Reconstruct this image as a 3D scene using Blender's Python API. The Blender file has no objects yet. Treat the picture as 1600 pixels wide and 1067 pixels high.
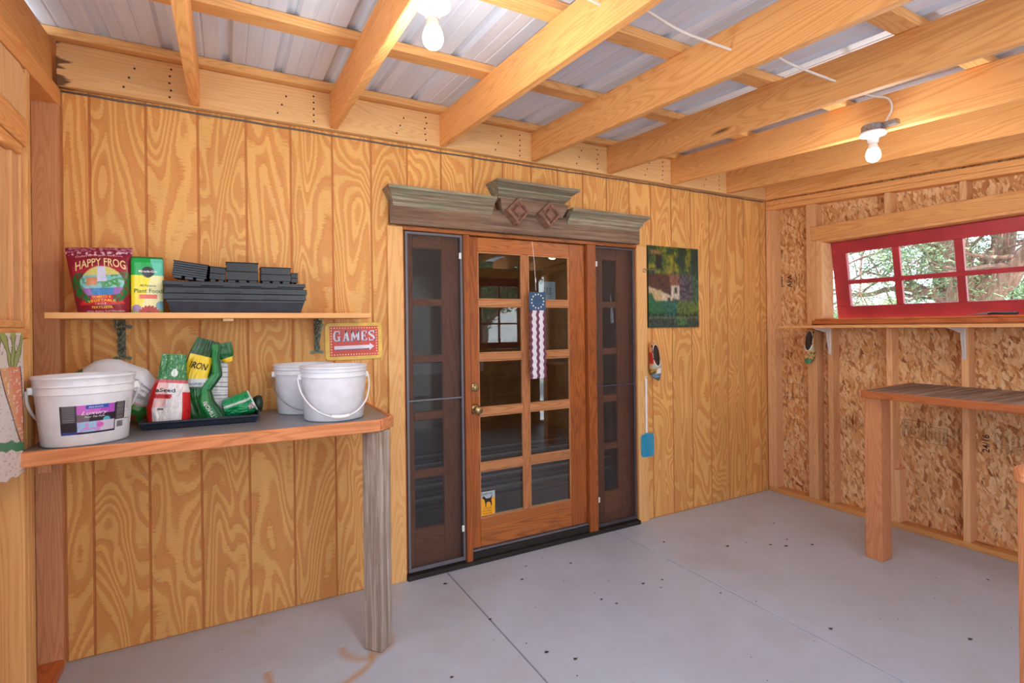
import bpy, bmesh, math, random
from math import sin, cos, pi, sqrt, radians, atan2, floor, exp
from mathutils import Vector, Matrix, noise
random.seed(7)
S = bpy.context.scene
COL = S.collection

# ---------------------------------------------------------------- camera
cam_d = bpy.data.cameras.new('camera')
cam = bpy.data.objects.new('camera', cam_d)
COL.objects.link(cam)
S.camera = cam
cam_d.sensor_width = 36.0
cam_d.lens = 820.0 / 1600.0 * 36.0
cam_d.shift_y = -(533.5 - 511.2) / 1600.0
cam_d.clip_start = 0.02
cam_d.clip_end = 300
YAW, ROLL = 0.498, 0.012
cam.matrix_world = (Matrix.Translation((0.518, -2.883, 1.41)) @ Matrix.Rotation(-YAW, 4, 'Z')
                    @ Matrix.Rotation(pi / 2, 4, 'X') @ Matrix.Rotation(-ROLL, 4, 'Z'))
# ---------------------------------------------------------------- world, sun, exposure
SKY = 5.6
w = bpy.data.worlds.new('sky')
S.world = w
w.use_nodes = True
nt = w.node_tree
nt.nodes.clear()
wo = nt.nodes.new('ShaderNodeOutputWorld')
bg = nt.nodes.new('ShaderNodeBackground')
tc = nt.nodes.new('ShaderNodeTexCoord')
sp = nt.nodes.new('ShaderNodeSeparateXYZ')
rp = nt.nodes.new('ShaderNodeValToRGB')
rp.color_ramp.elements[0].position = 0.0
rp.color_ramp.elements[0].color = (0.80, 0.90, 1.0, 1)
rp.color_ramp.elements[1].position = 0.6
rp.color_ramp.elements[1].color = (0.46, 0.66, 1.0, 1)
cl = nt.nodes.new('ShaderNodeTexNoise')
cl.inputs['Scale'].default_value = 3.0
cl.inputs['Detail'].default_value = 5.0
cm = nt.nodes.new('ShaderNodeMapRange')
cm.inputs['From Min'].default_value = 0.48
cm.inputs['From Max'].default_value = 0.62
mx = nt.nodes.new('ShaderNodeMixRGB')
mx.inputs['Color2'].default_value = (0.93, 0.97, 1, 1)
nt.links.new(tc.outputs['Generated'], sp.inputs[0])
nt.links.new(tc.outputs['Generated'], cl.inputs['Vector'])
nt.links.new(sp.outputs['Z'], rp.inputs['Fac'])
nt.links.new(cl.outputs['Fac'], cm.inputs['Value'])
nt.links.new(cm.outputs['Result'], mx.inputs['Fac'])
nt.links.new(rp.outputs['Color'], mx.inputs['Color1'])
nt.links.new(mx.outputs['Color'], bg.inputs['Color'])
nt.links.new(bg.outputs['Background'], wo.inputs['Surface'])
bg.inputs['Strength'].default_value = SKY
sun_d = bpy.data.lights.new('sun', 'SUN')
sun_d.energy = 14.0
sun_d.angle = radians(0.6)
sun_d.color = (1.0, 0.95, 0.88)
sun = bpy.data.objects.new('sun', sun_d)
COL.objects.link(sun)
# high sun from behind the house, right: lights the trees, stays off the covered floor
sun.rotation_euler = Vector((-0.14, -0.20, 1.0)).to_track_quat('Z', 'Y').to_euler()
vs = S.view_settings
vs.view_transform = 'Standard'
vs.look = 'None'
vs.gamma = 1
vs.use_curve_mapping = False
vs.exposure = -0.26
S.display_settings.display_device = 'sRGB'
S.cycles.use_denoising = True
S.cycles.max_bounces = 10
S.cycles.diffuse_bounces = 6
S.cycles.transparent_max_bounces = 24
BULB = 16.0


# ---------------------------------------------------------------- helpers
def lin(c):
    return tuple(((x / 255) / 12.92 if x / 255 <= 0.04045 else ((x / 255 + 0.055) / 1.055) ** 2.4) for x in c)


class MB:
    """collects geometry for ONE mesh"""
    def __init__(s):
        s.v, s.f, s.m, s.c = [], [], [], []

    def add(s, vs_, fs, mi=0):
        o = len(s.v)
        s.v += [tuple(p) for p in vs_]
        for f in fs:
            s.f.append([o + i for i in f])
            s.m.append(mi)
        return s

    def box(s, a, b, mi=0):
        (x0, y0, z0), (x1, y1, z1) = a, b
        x0, x1 = min(x0, x1), max(x0, x1)
        y0, y1 = min(y0, y1), max(y0, y1)
        z0, z1 = min(z0, z1), max(z0, z1)
        p = [(x0, y0, z0), (x1, y0, z0), (x1, y1, z0), (x0, y1, z0), (x0, y0, z1), (x1, y0, z1), (x1, y1, z1), (x0, y1, z1)]
        return s.add(p, [(0, 3, 2, 1), (4, 5, 6, 7), (0, 1, 5, 4), (1, 2, 6, 5), (2, 3, 7, 6), (3, 0, 4, 7)], mi)

    def hexa(s, p, mi=0):
        return s.add(p, [(0, 3, 2, 1), (4, 5, 6, 7), (0, 1, 5, 4), (1, 2, 6, 5), (2, 3, 7, 6), (3, 0, 4, 7)], mi)

    def rbox(s, c, size, M, mi=0):
        """box of size, centred on c, turned by the 3x3 matrix M"""
        h = [d / 2 for d in size]
        p = [Vector(c) + M @ Vector((sx * h[0], sy * h[1], sz * h[2])) for sz in (-1, 1) for sx, sy in ((-1, -1), (1, -1), (1, 1), (-1, 1))]
        return s.hexa(p, mi)

    def prism(s, poly, ax, a, b, mi=0):
        """2-D polygon extruded along axis ax between a and b (axes keep their order)"""
        n = len(poly)
        def mk(u, v, t):
            return (t, u, v) if ax == 'x' else ((u, t, v) if ax == 'y' else (u, v, t))
        p = [mk(u, v, a) for u, v in poly] + [mk(u, v, b) for u, v in poly]
        fs = [list(range(n))[::-1], list(range(n, 2 * n))] + [(i, (i + 1) % n, n + (i + 1) % n, n + i) for i in range(n)]
        return s.add(p, fs, mi)

    def tube(s, pts, r, n=8, mi=0, caps=True):
        pts = [Vector(p) for p in pts]
        R = r if isinstance(r, (list, tuple)) else [r] * len(pts)
        rings = []
        up = None
        for i, p in enumerate(pts):
            d = (pts[min(i + 1, len(pts) - 1)] - pts[max(i - 1, 0)]).normalized()
            if up is None:
                up = d.orthogonal().normalized()
            up = (up - d * up.dot(d))
            up = up.normalized() if up.length > 1e-6 else d.orthogonal().normalized()
            sd = d.cross(up)
            rings.append([p + (up * cos(2 * pi * k / n) + sd * sin(2 * pi * k / n)) * R[i] for k in range(n)])
        vs_ = [q for ring in rings for q in ring]
        fs = []
        for i in range(len(pts) - 1):
            for k in range(n):
                a, b = i * n + k, i * n + (k + 1) % n
                fs.append((a, b, b + n, a + n))
        if caps:
            fs.append(tuple(range(n))[::-1])
            fs.append(tuple(range((len(pts) - 1) * n, len(pts) * n)))
        return s.add(vs_, fs, mi)

    def lathe(s, prof, c=(0, 0, 0), n=40, sx=1.0, sy=1.0, mi=0, M=None):
        """prof: (r, z) pairs; ellipse when sx != sy"""
        vs_ = []
        for r, z in prof:
            for k in range(n):
                a = 2 * pi * k / n
                q = Vector((r * cos(a) * sx, r * sin(a) * sy, z))
                if M is not None:
                    q = M @ q
                vs_.append(q + Vector(c))
        fs = []
        for i in range(len(prof) - 1):
            for k in range(n):
                a, b = i * n + k, i * n + (k + 1) % n
                fs.append((a, b, b + n, a + n))
        if prof[0][0] > 1e-6:
            fs.append(tuple(range(n))[::-1])
        if prof[-1][0] > 1e-6:
            fs.append(tuple(range((len(prof) - 1) * n, len(prof) * n)))
        return s.add(vs_, fs, mi)

    def grid(s, fn, nu, nv, mi=0, colfn=None, flip=False):
        vs_ = [fn(i / nu, j / nv) for j in range(nv + 1) for i in range(nu + 1)]
        fs = []
        for j in range(nv):
            for i in range(nu):
                a = j * (nu + 1) + i
                q = (a, a + 1, a + nu + 2, a + nu + 1)
                fs.append(q[::-1] if flip else q)
        if colfn:
            while len(s.c) < len(s.v):
                s.c.append((1, 1, 1))
            s.c += [colfn(i / nu, j / nv) for j in range(nv + 1) for i in range(nu + 1)]
        return s.add(vs_, fs, mi)


def obj(name, mb, mat, parent=None, loc=None, smooth=False, bevel=0.0, seg=1, kind=None):
    me = bpy.data.meshes.new(name)
    off = Vector(loc) if loc else (Vector(parent.location) if parent is not None else Vector((0, 0, 0)))
    me.from_pydata([tuple(Vector(p) - off) for p in mb.v], [], mb.f)
    mats = mat if isinstance(mat, (list, tuple)) else [mat]
    for m in mats:
        me.materials.append(m)
    if len(mats) > 1:
        me.polygons.foreach_set('material_index', mb.m)
    if mb.c:
        at = me.color_attributes.new('Col', 'FLOAT_COLOR', 'POINT')
        while len(mb.c) < len(mb.v):
            mb.c.append((1, 1, 1))
        at.data.foreach_set('color', [x for c in mb.c for x in (c[0], c[1], c[2], 1.0)])
    if smooth:
        me.polygons.foreach_set('use_smooth', [True] * len(me.polygons))
    me.update()
    if smooth and smooth != 'all':
        me.set_sharp_from_angle(angle=radians(smooth if isinstance(smooth, (int, float)) and smooth is not True else 40))
    o = bpy.data.objects.new(name, me)
    COL.objects.link(o)
    if loc:
        o.location = loc
    if parent is not None:
        o.parent = parent
        if loc is None:
            o.location = (0, 0, 0)
        # grandchildren: parent is itself at the thing's origin
        if parent.parent is not None or parent.type == 'MESH':
            pass
    if bevel:
        b = o.modifiers.new('bevel', 'BEVEL')
        b.width = bevel
        b.segments = seg
        b.limit_method = 'ANGLE'
        b.angle_limit = radians(40)
    if kind:
        o['kind'] = kind
    return o


def sub(name, mb, mat, parent, **k):
    """a part of a part: both meshes are written about the thing's own base"""
    root = parent
    while root.parent is not None:
        root = root.parent
    off = Vector(root.location)
    mb.v = [tuple(Vector(p) - off) for p in mb.v]
    # parent sits at its own parent's origin, so the local frame is the root frame
    me_loc = Vector((0, 0, 0))
    save = parent.location.copy()
    o = obj(name, mb, mat, None, **k)
    o.parent = parent
    return o


def thing(name, label, cat, loc=(0, 0, 0), group=None):
    o = bpy.data.objects.new(name, None)
    COL.objects.link(o)
    o.location = loc
    o.empty_display_size = 0.05
    o['label'] = label
    o['category'] = cat
    if group:
        o['group'] = group
    return o


def struct(name, loc=(0, 0, 0)):
    o = bpy.data.objects.new(name, None)
    COL.objects.link(o)
    o.location = loc
    o['kind'] = 'structure'
    return o


def tag(o, label, cat, group=None):
    o['label'] = label
    o['category'] = cat
    if group:
        o['group'] = group
    return o


# ---------------------------------------------------------------- materials
def newmat(name):
    m = bpy.data.materials.new(name)
    m.use_nodes = True
    n = m.node_tree
    n.nodes.clear()
    out = n.nodes.new('ShaderNodeOutputMaterial')
    b = n.nodes.new('ShaderNodeBsdfPrincipled')
    n.links.new(b.outputs[0], out.inputs[0])
    return m, n, b


def N(n, t, **k):
    x = n.nodes.new('ShaderNode' + t)
    for a, v in k.items():
        if a in x.inputs:
            x.inputs[a].default_value = v
        else:
            setattr(x, a, v)
    return x


def L(n, a, b):
    n.links.new(a, b)


def math_(n, op, a, b=None, clamp=False):
    x = n.nodes.new('ShaderNodeMath')
    x.operation = op
    x.use_clamp = clamp
    for i, q in enumerate((a, b)):
        if q is None:
            continue
        if isinstance(q, (int, float)):
            x.inputs[i].default_value = q
        else:
            L(n, q, x.inputs[i])
    return x.outputs[0]


def mixc(n, f, a, b, mode='MIX'):
    x = n.nodes.new('ShaderNodeMixRGB')
    x.blend_type = mode
    for i, q in enumerate((f, a, b)):
        if isinstance(q, (int, float)):
            x.inputs[i].default_value = q
        elif isinstance(q, tuple):
            x.inputs[i].default_value = (*q[:3], 1)
        else:
            L(n, q, x.inputs[i])
    return x.outputs[0]


def ramp(n, f, stops, interp='LINEAR'):
    x = n.nodes.new('ShaderNodeValToRGB')
    x.color_ramp.interpolation = interp
    e = x.color_ramp.elements
    while len(e) < len(stops):
        e.new(0.5)
    for i, (p, c) in enumerate(stops):
        e[i].position = p
        e[i].color = (*c, 1) if len(c) == 3 else c
    L(n, f, x.inputs[0])
    return x.outputs[0]


def coords(n, scale, perobj=True, offs=37.0):
    t = n.nodes.new('ShaderNodeTexCoord')
    v = t.outputs['Object']
    if perobj:
        oi = n.nodes.new('ShaderNodeObjectInfo')
        cmb = n.nodes.new('ShaderNodeCombineXYZ')
        r = math_(n, 'MULTIPLY', oi.outputs['Random'], offs)
        for i in range(3):
            L(n, r, cmb.inputs[i])
        a = n.nodes.new('ShaderNodeVectorMath')
        a.operation = 'ADD'
        L(n, v, a.inputs[0])
        L(n, cmb.outputs[0], a.inputs[1])
        v = a.outputs[0]
    mp = n.nodes.new('ShaderNodeMapping')
    mp.inputs['Scale'].default_value = scale
    L(n, v, mp.inputs[0])
    return mp.outputs[0]


def noise_(n, vec, scale=1.0, detail=2.0, rough=0.5, dist=0.0):
    x = N(n, 'TexNoise')
    x.inputs['Scale'].default_value = scale
    x.inputs['Detail'].default_value = detail
    x.inputs['Roughness'].default_value = rough
    x.inputs['Distortion'].default_value = dist
    L(n, vec, x.inputs['Vector'])
    return x.outputs['Fac']


def bump(n, b, h, strength=0.3, dist=0.002):
    x = n.nodes.new('ShaderNodeBump')
    x.inputs['Strength'].default_value = strength
    x.inputs['Distance'].default_value = dist
    L(n, h, x.inputs['Height'])
    L(n, x.outputs[0], b.inputs['Normal'])


def plain(name, c, rough=0.5, metal=0.0, spec=0.5, var=0.0, scale=20, bumps=0.0, trans=0, coat=0):
    m, n, b = newmat(name)
    col = lin(c)
    b.inputs['Roughness'].default_value = rough
    b.inputs['Metallic'].default_value = metal
    b.inputs['Specular IOR Level'].default_value = spec
    b.inputs['Coat Weight'].default_value = coat
    f = noise_(n, coords(n, (scale,) * 3), 1, 4)
    v = 0.06 + var
    L(n, ramp(n, f, [(0.3, tuple(x * (1 - v) for x in col)), (0.7, tuple(min(1, x * (1 + v)) for x in col))]), b.inputs['Base Color'])
    if bumps:
        bump(n, b, f, bumps)
    return m


def lumber(name, ax, light, dark, knots=1.0, rough=0.62, ring=30.0, dirt=0.0, contrast=0.62, sat=1):
    """sawn board, grain running along ax"""
    m, n, b = newmat(name)
    A = {'x': (0.9, 13, 13), 'y': (13, 0.9, 13), 'z': (13, 13, 0.9)}[ax]
    B = {'x': (6, 260, 260), 'y': (260, 6, 260), 'z': (260, 260, 6)}[ax]
    K = {'x': (1.6, 9, 9), 'y': (9, 1.6, 9), 'z': (9, 9, 1.6)}[ax]
    big = noise_(n, coords(n, A), 0.6, 1.6, 0.5, 0.35)
    kv = coords(n, K)
    vo = N(n, 'TexVoronoi')
    vo.inputs['Scale'].default_value = 0.55
    L(n, kv, vo.inputs['Vector'])
    kd = vo.outputs['Distance']
    kn = math_(n, 'SUBTRACT', 1.0, math_(n, 'MULTIPLY', kd, 6.5), clamp=True)
    big2 = math_(n, 'ADD', big, math_(n, 'MULTIPLY', kn, 0.10))
    s = math_(n, 'SINE', math_(n, 'MULTIPLY', big2, ring * 6.28))
    s = math_(n, 'MULTIPLY_ADD', s, 0.5)
    n.nodes[-1].inputs[2].default_value = 0.5
    fib = noise_(n, coords(n, B), 1.0, 2.5, 0.6)
    f = math_(n, 'ADD', math_(n, 'MULTIPLY', math_(n, 'POWER', s, 2.2), 0.55 * contrast), math_(n, 'MULTIPLY', fib, 0.45))
    lc, dc = lin(light), lin(dark)
    c = ramp(n, f, [(0.15, lc), (0.85, dc)])
    oi = n.nodes.new('ShaderNodeObjectInfo')
    t = math_(n, 'MULTIPLY_ADD', oi.outputs['Random'], 0.22)
    n.nodes[-1].inputs[2].default_value = 0.87
    cc = n.nodes.new('ShaderNodeCombineXYZ')
    for i in range(3):
        L(n, t, cc.inputs[i])
    c = mixc(n, 1.0, c, cc.outputs[0], 'MULTIPLY')
    blot = noise_(n, coords(n, tuple(x * 0.25 for x in A)), 1, 3)
    c = mixc(n, math_(n, 'MULTIPLY', math_(n, 'SUBTRACT', blot, 0.45, True), 1.4, True), c, tuple(x * 0.8 for x in dc))
    if knots:
        kk = math_(n, 'MULTIPLY', math_(n, 'SUBTRACT', 1.0, math_(n, 'MULTIPLY', kd, 13.0), clamp=True), 2.4 * knots, True)
        c = mixc(n, math_(n, 'MULTIPLY', kk, 0.8), c, lin((70, 38, 22)))
    if dirt:
        g = noise_(n, coords(n, (3, 3, 3)), 1, 6, 0.7)
        c = mixc(n, math_(n, 'MULTIPLY', math_(n, 'SUBTRACT', g, 0.5, True), dirt * 4, True), c, lin((70, 55, 45)))
    L(n, c, b.inputs['Base Color'])
    b.inputs['Roughness'].default_value = rough
    b.inputs['Specular IOR Level'].default_value = 0.25
    bump(n, b, f, 0.25, 0.0015)
    return m


def siding_mat():
    m, n, b = newmat('plywood siding')
    v = coords(n, (1, 1, 1), True, 91.0)
    mp = n.nodes.new('ShaderNodeMapping')
    mp.inputs['Scale'].default_value = (5.0, 1, 1.25)
    L(n, v, mp.inputs[0])
    big = noise_(n, mp.outputs[0], 1.0, 1.2, 0.45, 0.55)
    mp2 = n.nodes.new('ShaderNodeMapping')
    mp2.inputs['Scale'].default_value = (26, 1, 150)
    L(n, v, mp2.inputs[0])
    jag = noise_(n, mp2.outputs[0], 1.0, 3.0, 0.6)
    mp3 = n.nodes.new('ShaderNodeMapping')
    mp3.inputs['Scale'].default_value = (16, 1, 2.2)
    L(n, v, mp3.inputs[0])
    wob = noise_(n, mp3.outputs[0], 1.0, 2.0, 0.5)
    q = math_(n, 'ADD', big, math_(n, 'MULTIPLY', jag, 0.034))
    q = math_(n, 'ADD', q, math_(n, 'MULTIPLY', wob, 0.045))
    fr = math_(n, 'FRACT', math_(n, 'MULTIPLY', q, 16.0))
    band = ramp(n, fr, [(0.0, (0, 0, 0)), (0.36, (0.08,) * 3), (0.50, (1.0,) * 3), (0.60, (0.72,) * 3), (0.88, (0.7,) * 3), (1.0, (0.1,) * 3)])
    soft = noise_(n, mp.outputs[0], 2.3, 3.0, 0.6)
    lc, dc = lin((238, 186, 112)), lin((208, 134, 70))
    base = ramp(n, soft, [(0.3, lc), (0.75, tuple(x * 0.86 for x in lc))])
    c = mixc(n, math_(n, 'MULTIPLY', band, 0.85), base, dc)
    c = mixc(n, math_(n, 'MULTIPLY', math_(n, 'SUBTRACT', jag, 0.55, True), 1.2, True), c, lin((186, 118, 58)))
    oi = n.nodes.new('ShaderNodeObjectInfo')
    t = math_(n, 'MULTIPLY_ADD', oi.outputs['Random'], 0.14)
    n.nodes[-1].inputs[2].default_value = 0.93
    cc = n.nodes.new('ShaderNodeCombineXYZ')
    for i in range(3):
        L(n, t, cc.inputs[i])
    c = mixc(n, 1.0, c, cc.outputs[0], 'MULTIPLY')
    L(n, c, b.inputs['Base Color'])
    b.inputs['Roughness'].default_value = 0.55
    b.inputs['Specular IOR Level'].default_value = 0.3
    bump(n, b, band, 0.12, 0.001)
    return m


def osb_mat():
    m, n, b = newmat('strand board')
    t = n.nodes.new('ShaderNodeTexCoord')
    cur = None
    cols = [(0.0, lin((178, 120, 74))), (0.12, lin((214, 158, 104))), (0.4, lin((234, 188, 134))), (0.75, lin((244, 212, 164))), (0.95, lin((218, 156, 96))), (1.0, lin((140, 84, 50)))]
    for i, (ang, sc) in enumerate(((0.15, (1, 48, 12)), (-0.35, (1, 42, 11)), (0.9, (1, 40, 12)), (-0.1, (1, 56, 14)), (0.4, (1, 74, 26)))):
        r = n.nodes.new('ShaderNodeMapping')
        r.inputs['Rotation'].default_value = (ang, 0, 0)
        r.inputs['Location'].default_value = (i * 3.1, i * 1.7, i * 2.3)
        L(n, t.outputs['Object'], r.inputs[0])
        dn = N(n, 'TexNoise')
        dn.inputs['Scale'].default_value = 30
        L(n, r.outputs[0], dn.inputs['Vector'])
        ad = n.nodes.new('ShaderNodeVectorMath')
        ad.operation = 'MULTIPLY_ADD'
        L(n, dn.outputs['Color'], ad.inputs[0])
        ad.inputs[1].default_value = (0, 0.018, 0.03)
        L(n, r.outputs[0], ad.inputs[2])
        s = n.nodes.new('ShaderNodeMapping')
        s.inputs['Scale'].default_value = sc
        L(n, ad.outputs[0], s.inputs[0])
        vo = N(n, 'TexVoronoi')
        vo.inputs['Scale'].default_value = 1.0
        L(n, s.outputs[0], vo.inputs['Vector'])
        se = n.nodes.new('ShaderNodeSeparateColor')
        L(n, vo.outputs['Color'], se.inputs[0])
        c = ramp(n, se.outputs[0], cols)
        fib = noise_(n, s.outputs[0], 6.0, 2.0)
        c = mixc(n, math_(n, 'MULTIPLY', fib, 0.35), c, lin((170, 105, 58)))
        edge = math_(n, 'MULTIPLY', math_(n, 'SUBTRACT', vo.outputs['Distance'], 0.62, True), 2.2, True)
        c = mixc(n, edge, c, lin((112, 62, 34)))
        if cur is None:
            cur = c
        else:
            k = math_(n, 'GREATER_THAN', se.outputs[1], 0.60)
            cur = mixc(n, k, cur, c)
    L(n, cur, b.inputs['Base Color'])
    b.inputs['Roughness'].default_value = 0.6
    b.inputs['Specular IOR Level'].default_value = 0.25
    return m


def concrete_mat():
    m, n, b = newmat('concrete')
    a = noise_(n, coords(n, (0.9, 0.9, 0.9), False), 1, 6, 0.6)
    f = noise_(n, coords(n, (9, 9, 9), False), 1, 5, 0.65)
    c = ramp(n, a, [(0.3, lin((182, 190, 202))), (0.55, lin((194, 206, 222))), (0.75, lin((186, 188, 194)))])
    c = mixc(n, math_(n, 'MULTIPLY', f, 0.3), c, lin((158, 162, 172)))
    # rust ring and tan stains with a shape of their own
    g = noise_(n, coords(n, (2.3, 2.3, 2.3), False), 1, 7, 0.75)
    c = mixc(n, math_(n, 'MULTIPLY', math_(n, 'SUBTRACT', g, 0.60, True), 2.0, True), c, lin((168, 146, 126)))
    tcn = n.nodes.new('ShaderNodeTexCoord')
    for (cx, cy, r0, wd, col, am) in ((0.86, -0.52, 0.21, 0.026, (190, 142, 76), 0.75), (1.05, -0.5, 0.10, 0.034, (190, 142, 76), 0.6)):
        d = n.nodes.new('ShaderNodeVectorMath')
        d.operation = 'DISTANCE'
        L(n, tcn.outputs['Object'], d.inputs[0])
        d.inputs[1].default_value = (cx, cy, 0)
        e = math_(n, 'ABSOLUTE', math_(n, 'SUBTRACT', math_(n, 'ADD', d.outputs['Value'], math_(n, 'MULTIPLY', f, 0.05)), r0 + 0.025))
        k = math_(n, 'SUBTRACT', 1.0, math_(n, 'DIVIDE', e, wd), True)
        sp_ = n.nodes.new('ShaderNodeSeparateXYZ')
        L(n, tcn.outputs['Object'], sp_.inputs[0])
        k = math_(n, 'MULTIPLY', k, math_(n, 'LESS_THAN', sp_.outputs['Y'], cy + 0.03))
        k = math_(n, 'MULTIPLY', k, am)
        c = mixc(n, k, c, lin(col))
    L(n, c, b.inputs['Base Color'])
    L(n, ramp(n, a, [(0.3, (0.33,) * 3), (0.7, (0.5,) * 3)]), b.inputs['Roughness'])
    b.inputs['Specular IOR Level'].default_value = 0.45
    bump(n, b, f, 0.05, 0.002)
    return m


def print_mat(name, rough=0.4, spec=0.4):
    m, n, b = newmat(name)
    a = N(n, 'Attribute')
    a.attribute_name = 'Col'
    L(n, a.outputs['Color'], b.inputs['Base Color'])
    b.inputs['Roughness'].default_value = rough
    b.inputs['Specular IOR Level'].default_value = spec
    return m


def glass_mat(name, tint=(0.94, 0.96, 0.96), refl=1.0):
    m, n, b = newmat(name)
    n.nodes.remove(b)
    out = [x for x in n.nodes if x.type == 'OUTPUT_MATERIAL'][0]
    tr = N(n, 'BsdfTransparent')
    tr.inputs[0].default_value = (*tint, 1)
    gl = N(n, 'BsdfGlossy')
    gl.inputs['Roughness'].default_value = 0.01
    fr = N(n, 'Fresnel')
    fr.inputs['IOR'].default_value = 1.52
    k = math_(n, 'MULTIPLY', fr.outputs[0], refl, True)
    ms = N(n, 'MixShader')
    L(n, k, ms.inputs[0])
    L(n, tr.outputs[0], ms.inputs[1])
    L(n, gl.outputs[0], ms.inputs[2])
    L(n, ms.outputs[0], out.inputs[0])
    return m


def screen_mat():
    m, n, b = newmat('insect screen')
    out = [x for x in n.nodes if x.type == 'OUTPUT_MATERIAL'][0]
    b.inputs['Base Color'].default_value = (*lin((52, 50, 54)), 1)
    b.inputs['Roughness'].default_value = 0.6
    tr = N(n, 'BsdfTransparent')
    ms = N(n, 'MixShader')
    ms.inputs[0].default_value = 0.30
    L(n, tr.outputs[0], ms.inputs[1])
    L(n, b.outputs[0], ms.inputs[2])
    L(n, ms.outputs[0], out.inputs[0])
    return m


def roof_mat():
    m, n, b = newmat('galvanised roof sheet')
    f = noise_(n, coords(n, (14, 1.0, 14)), 1, 5, 0.6)
    L(n, ramp(n, f, [(0.3, lin((204, 216, 236))), (0.7, lin((222, 234, 250)))]), b.inputs['Base Color'])
    b.inputs['Metallic'].default_value = 0.0
    b.inputs['Roughness'].default_value = 0.5
    return m


def emit_mat(name, c, s):
    m, n, b = newmat(name)
    b.inputs['Base Color'].default_value = (1, 1, 1, 1)
    b.inputs['Emission Color'].default_value = (*c, 1)
    b.inputs['Emission Strength'].default_value = s
    return m


def grey_wood(name, ax, light=(176, 168, 160), dark=(104, 92, 84), tint=None):
    m, n, b = newmat(name)
    A = {'x': (1.2, 30, 30), 'z': (30, 30, 1.2)}[ax]
    B = {'x': (5, 190, 190), 'z': (190, 190, 5)}[ax]
    f1 = noise_(n, coords(n, A), 1, 3, 0.6, 0.3)
    f2 = noise_(n, coords(n, B), 1, 3, 0.7)
    f = math_(n, 'ADD', math_(n, 'MULTIPLY', f1, 0.55), math_(n, 'MULTIPLY', f2, 0.45))
    c = ramp(n, f, [(0.34, lin(dark)), (0.5, lin(tuple((a + q) / 2 for a, q in zip(light, dark)))), (0.62, lin(light))])
    g = noise_(n, coords(n, (5, 5, 5)), 1, 4)
    c = mixc(n, math_(n, 'MULTIPLY', math_(n, 'SUBTRACT', g, 0.5, True), 2.2, True), c, lin((132, 98, 72)))
    if tint:
        g2 = noise_(n, coords(n, (4, 20, 20)), 1.3, 4)
        c = mixc(n, math_(n, 'MULTIPLY', math_(n, 'SUBTRACT', g2, 0.5, True), 2.6, True), c, lin(tint))
    L(n, c, b.inputs['Base Color'])
    b.inputs['Roughness'].default_value = 0.8
    b.inputs['Specular IOR Level'].default_value = 0.15
    bump(n, b, f, 0.6, 0.003)
    return m


RAF_L, RAF_D = (238, 178, 112), (210, 140, 76)
M = {}
M['rafter'] = lumber('rafter lumber', 'y', RAF_L, RAF_D, 0.9)
M['purlin'] = lumber('purlin lumber', 'x', (240, 188, 124), (212, 146, 84), 0.7)
def scorch(m, x0, x1, ax='X'):
    n = m.node_tree
    b = [q for q in n.nodes if q.type == 'BSDF_PRINCIPLED'][0]
    src = b.inputs['Base Color'].links[0].from_socket
    t = n.nodes.new('ShaderNodeTexCoord')
    sp_ = n.nodes.new('ShaderNodeSeparateXYZ')
    L(n, t.outputs['Object'], sp_.inputs[0])
    f = noise_(n, coords(n, (5, 60, 60), False), 1, 4)
    k = math_(n, 'ADD', math_(n, 'DIVIDE', math_(n, 'SUBTRACT', x1, sp_.outputs[ax]), x1 - x0), math_(n, 'MULTIPLY', math_(n, 'SUBTRACT', f, 0.5), 3.2))
    k = math_(n, 'MULTIPLY', math_(n, 'SUBTRACT', k, 0.75), 4.0, True)
    L(n, mixc(n, math_(n, 'MULTIPLY', k, 0.85), src, lin((66, 36, 22))), b.inputs['Base Color'])


M['ledger'] = lumber('ledger lumber', 'x', (246, 204, 146), (226, 168, 106), 0.8)
scorch(M['ledger'], -0.095, -0.01)
M['stud'] = lumber('stud lumber', 'z', (238, 190, 140), (210, 150, 98), 0.7)
M['stud_old'] = lumber('brown stud lumber', 'z', (222, 166, 122), (192, 132, 90), 1.0)
M['plate'] = lumber('plate lumber', 'y', (234, 176, 112), (204, 138, 80), 0.6)
M['jamb'] = lumber('pale pine', 'z', (246, 206, 156), (224, 172, 116), 0.5)
M['casing'] = lumber('casing lumber', 'z', (240, 190, 126), (216, 154, 90), 0.6)
M['edge_x'] = lumber('counter edge lumber', 'x', (222, 148, 98), (184, 106, 62), 0.8, dirt=0.3)
M['edge_y'] = lumber('bench edge lumber', 'y', (206, 124, 74), (160, 84, 44), 0.5, rough=0.45)
M['post'] = lumber('reddish post lumber', 'z', (226, 158, 110), (196, 122, 78), 0.5)
M['shelf'] = lumber('plywood shelf edge', 'x', (240, 190, 130), (216, 150, 92), 0.2, ring=6)
M['shelf_y'] = lumber('shelf board', 'y', (232, 176, 118), (206, 140, 86), 0.3)
M['door_z'] = lumber('stained door wood', 'z', (186, 106, 54), (122, 62, 30), 0.0, rough=0.36, dirt=0.4)
M['door_x'] = lumber('stained rail wood', 'x', (192, 116, 62), (128, 70, 36), 0.0, rough=0.38, dirt=0.6)
M['muntin'] = lumber('worn muntin wood', 'x', (204, 142, 94), (156, 98, 58), 0.0, rough=0.5)
M['muntin_z'] = lumber('worn muntin wood upright', 'z', (196, 130, 82), (150, 90, 52), 0.0, rough=0.5)
M['side_z'] = lumber('dark side sash wood', 'z', (190, 122, 78), (140, 84, 52), 0.0, rough=0.5)
M['side_x'] = lumber('dark side rail wood', 'x', (188, 122, 80), (138, 84, 54), 0.0, rough=0.5)
M['siding'] = siding_mat()
M['osb'] = osb_mat()
M['concrete'] = concrete_mat()
M['roof'] = roof_mat()
M['groove'] = plain('groove wood', (196, 126, 70), 0.8)
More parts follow.
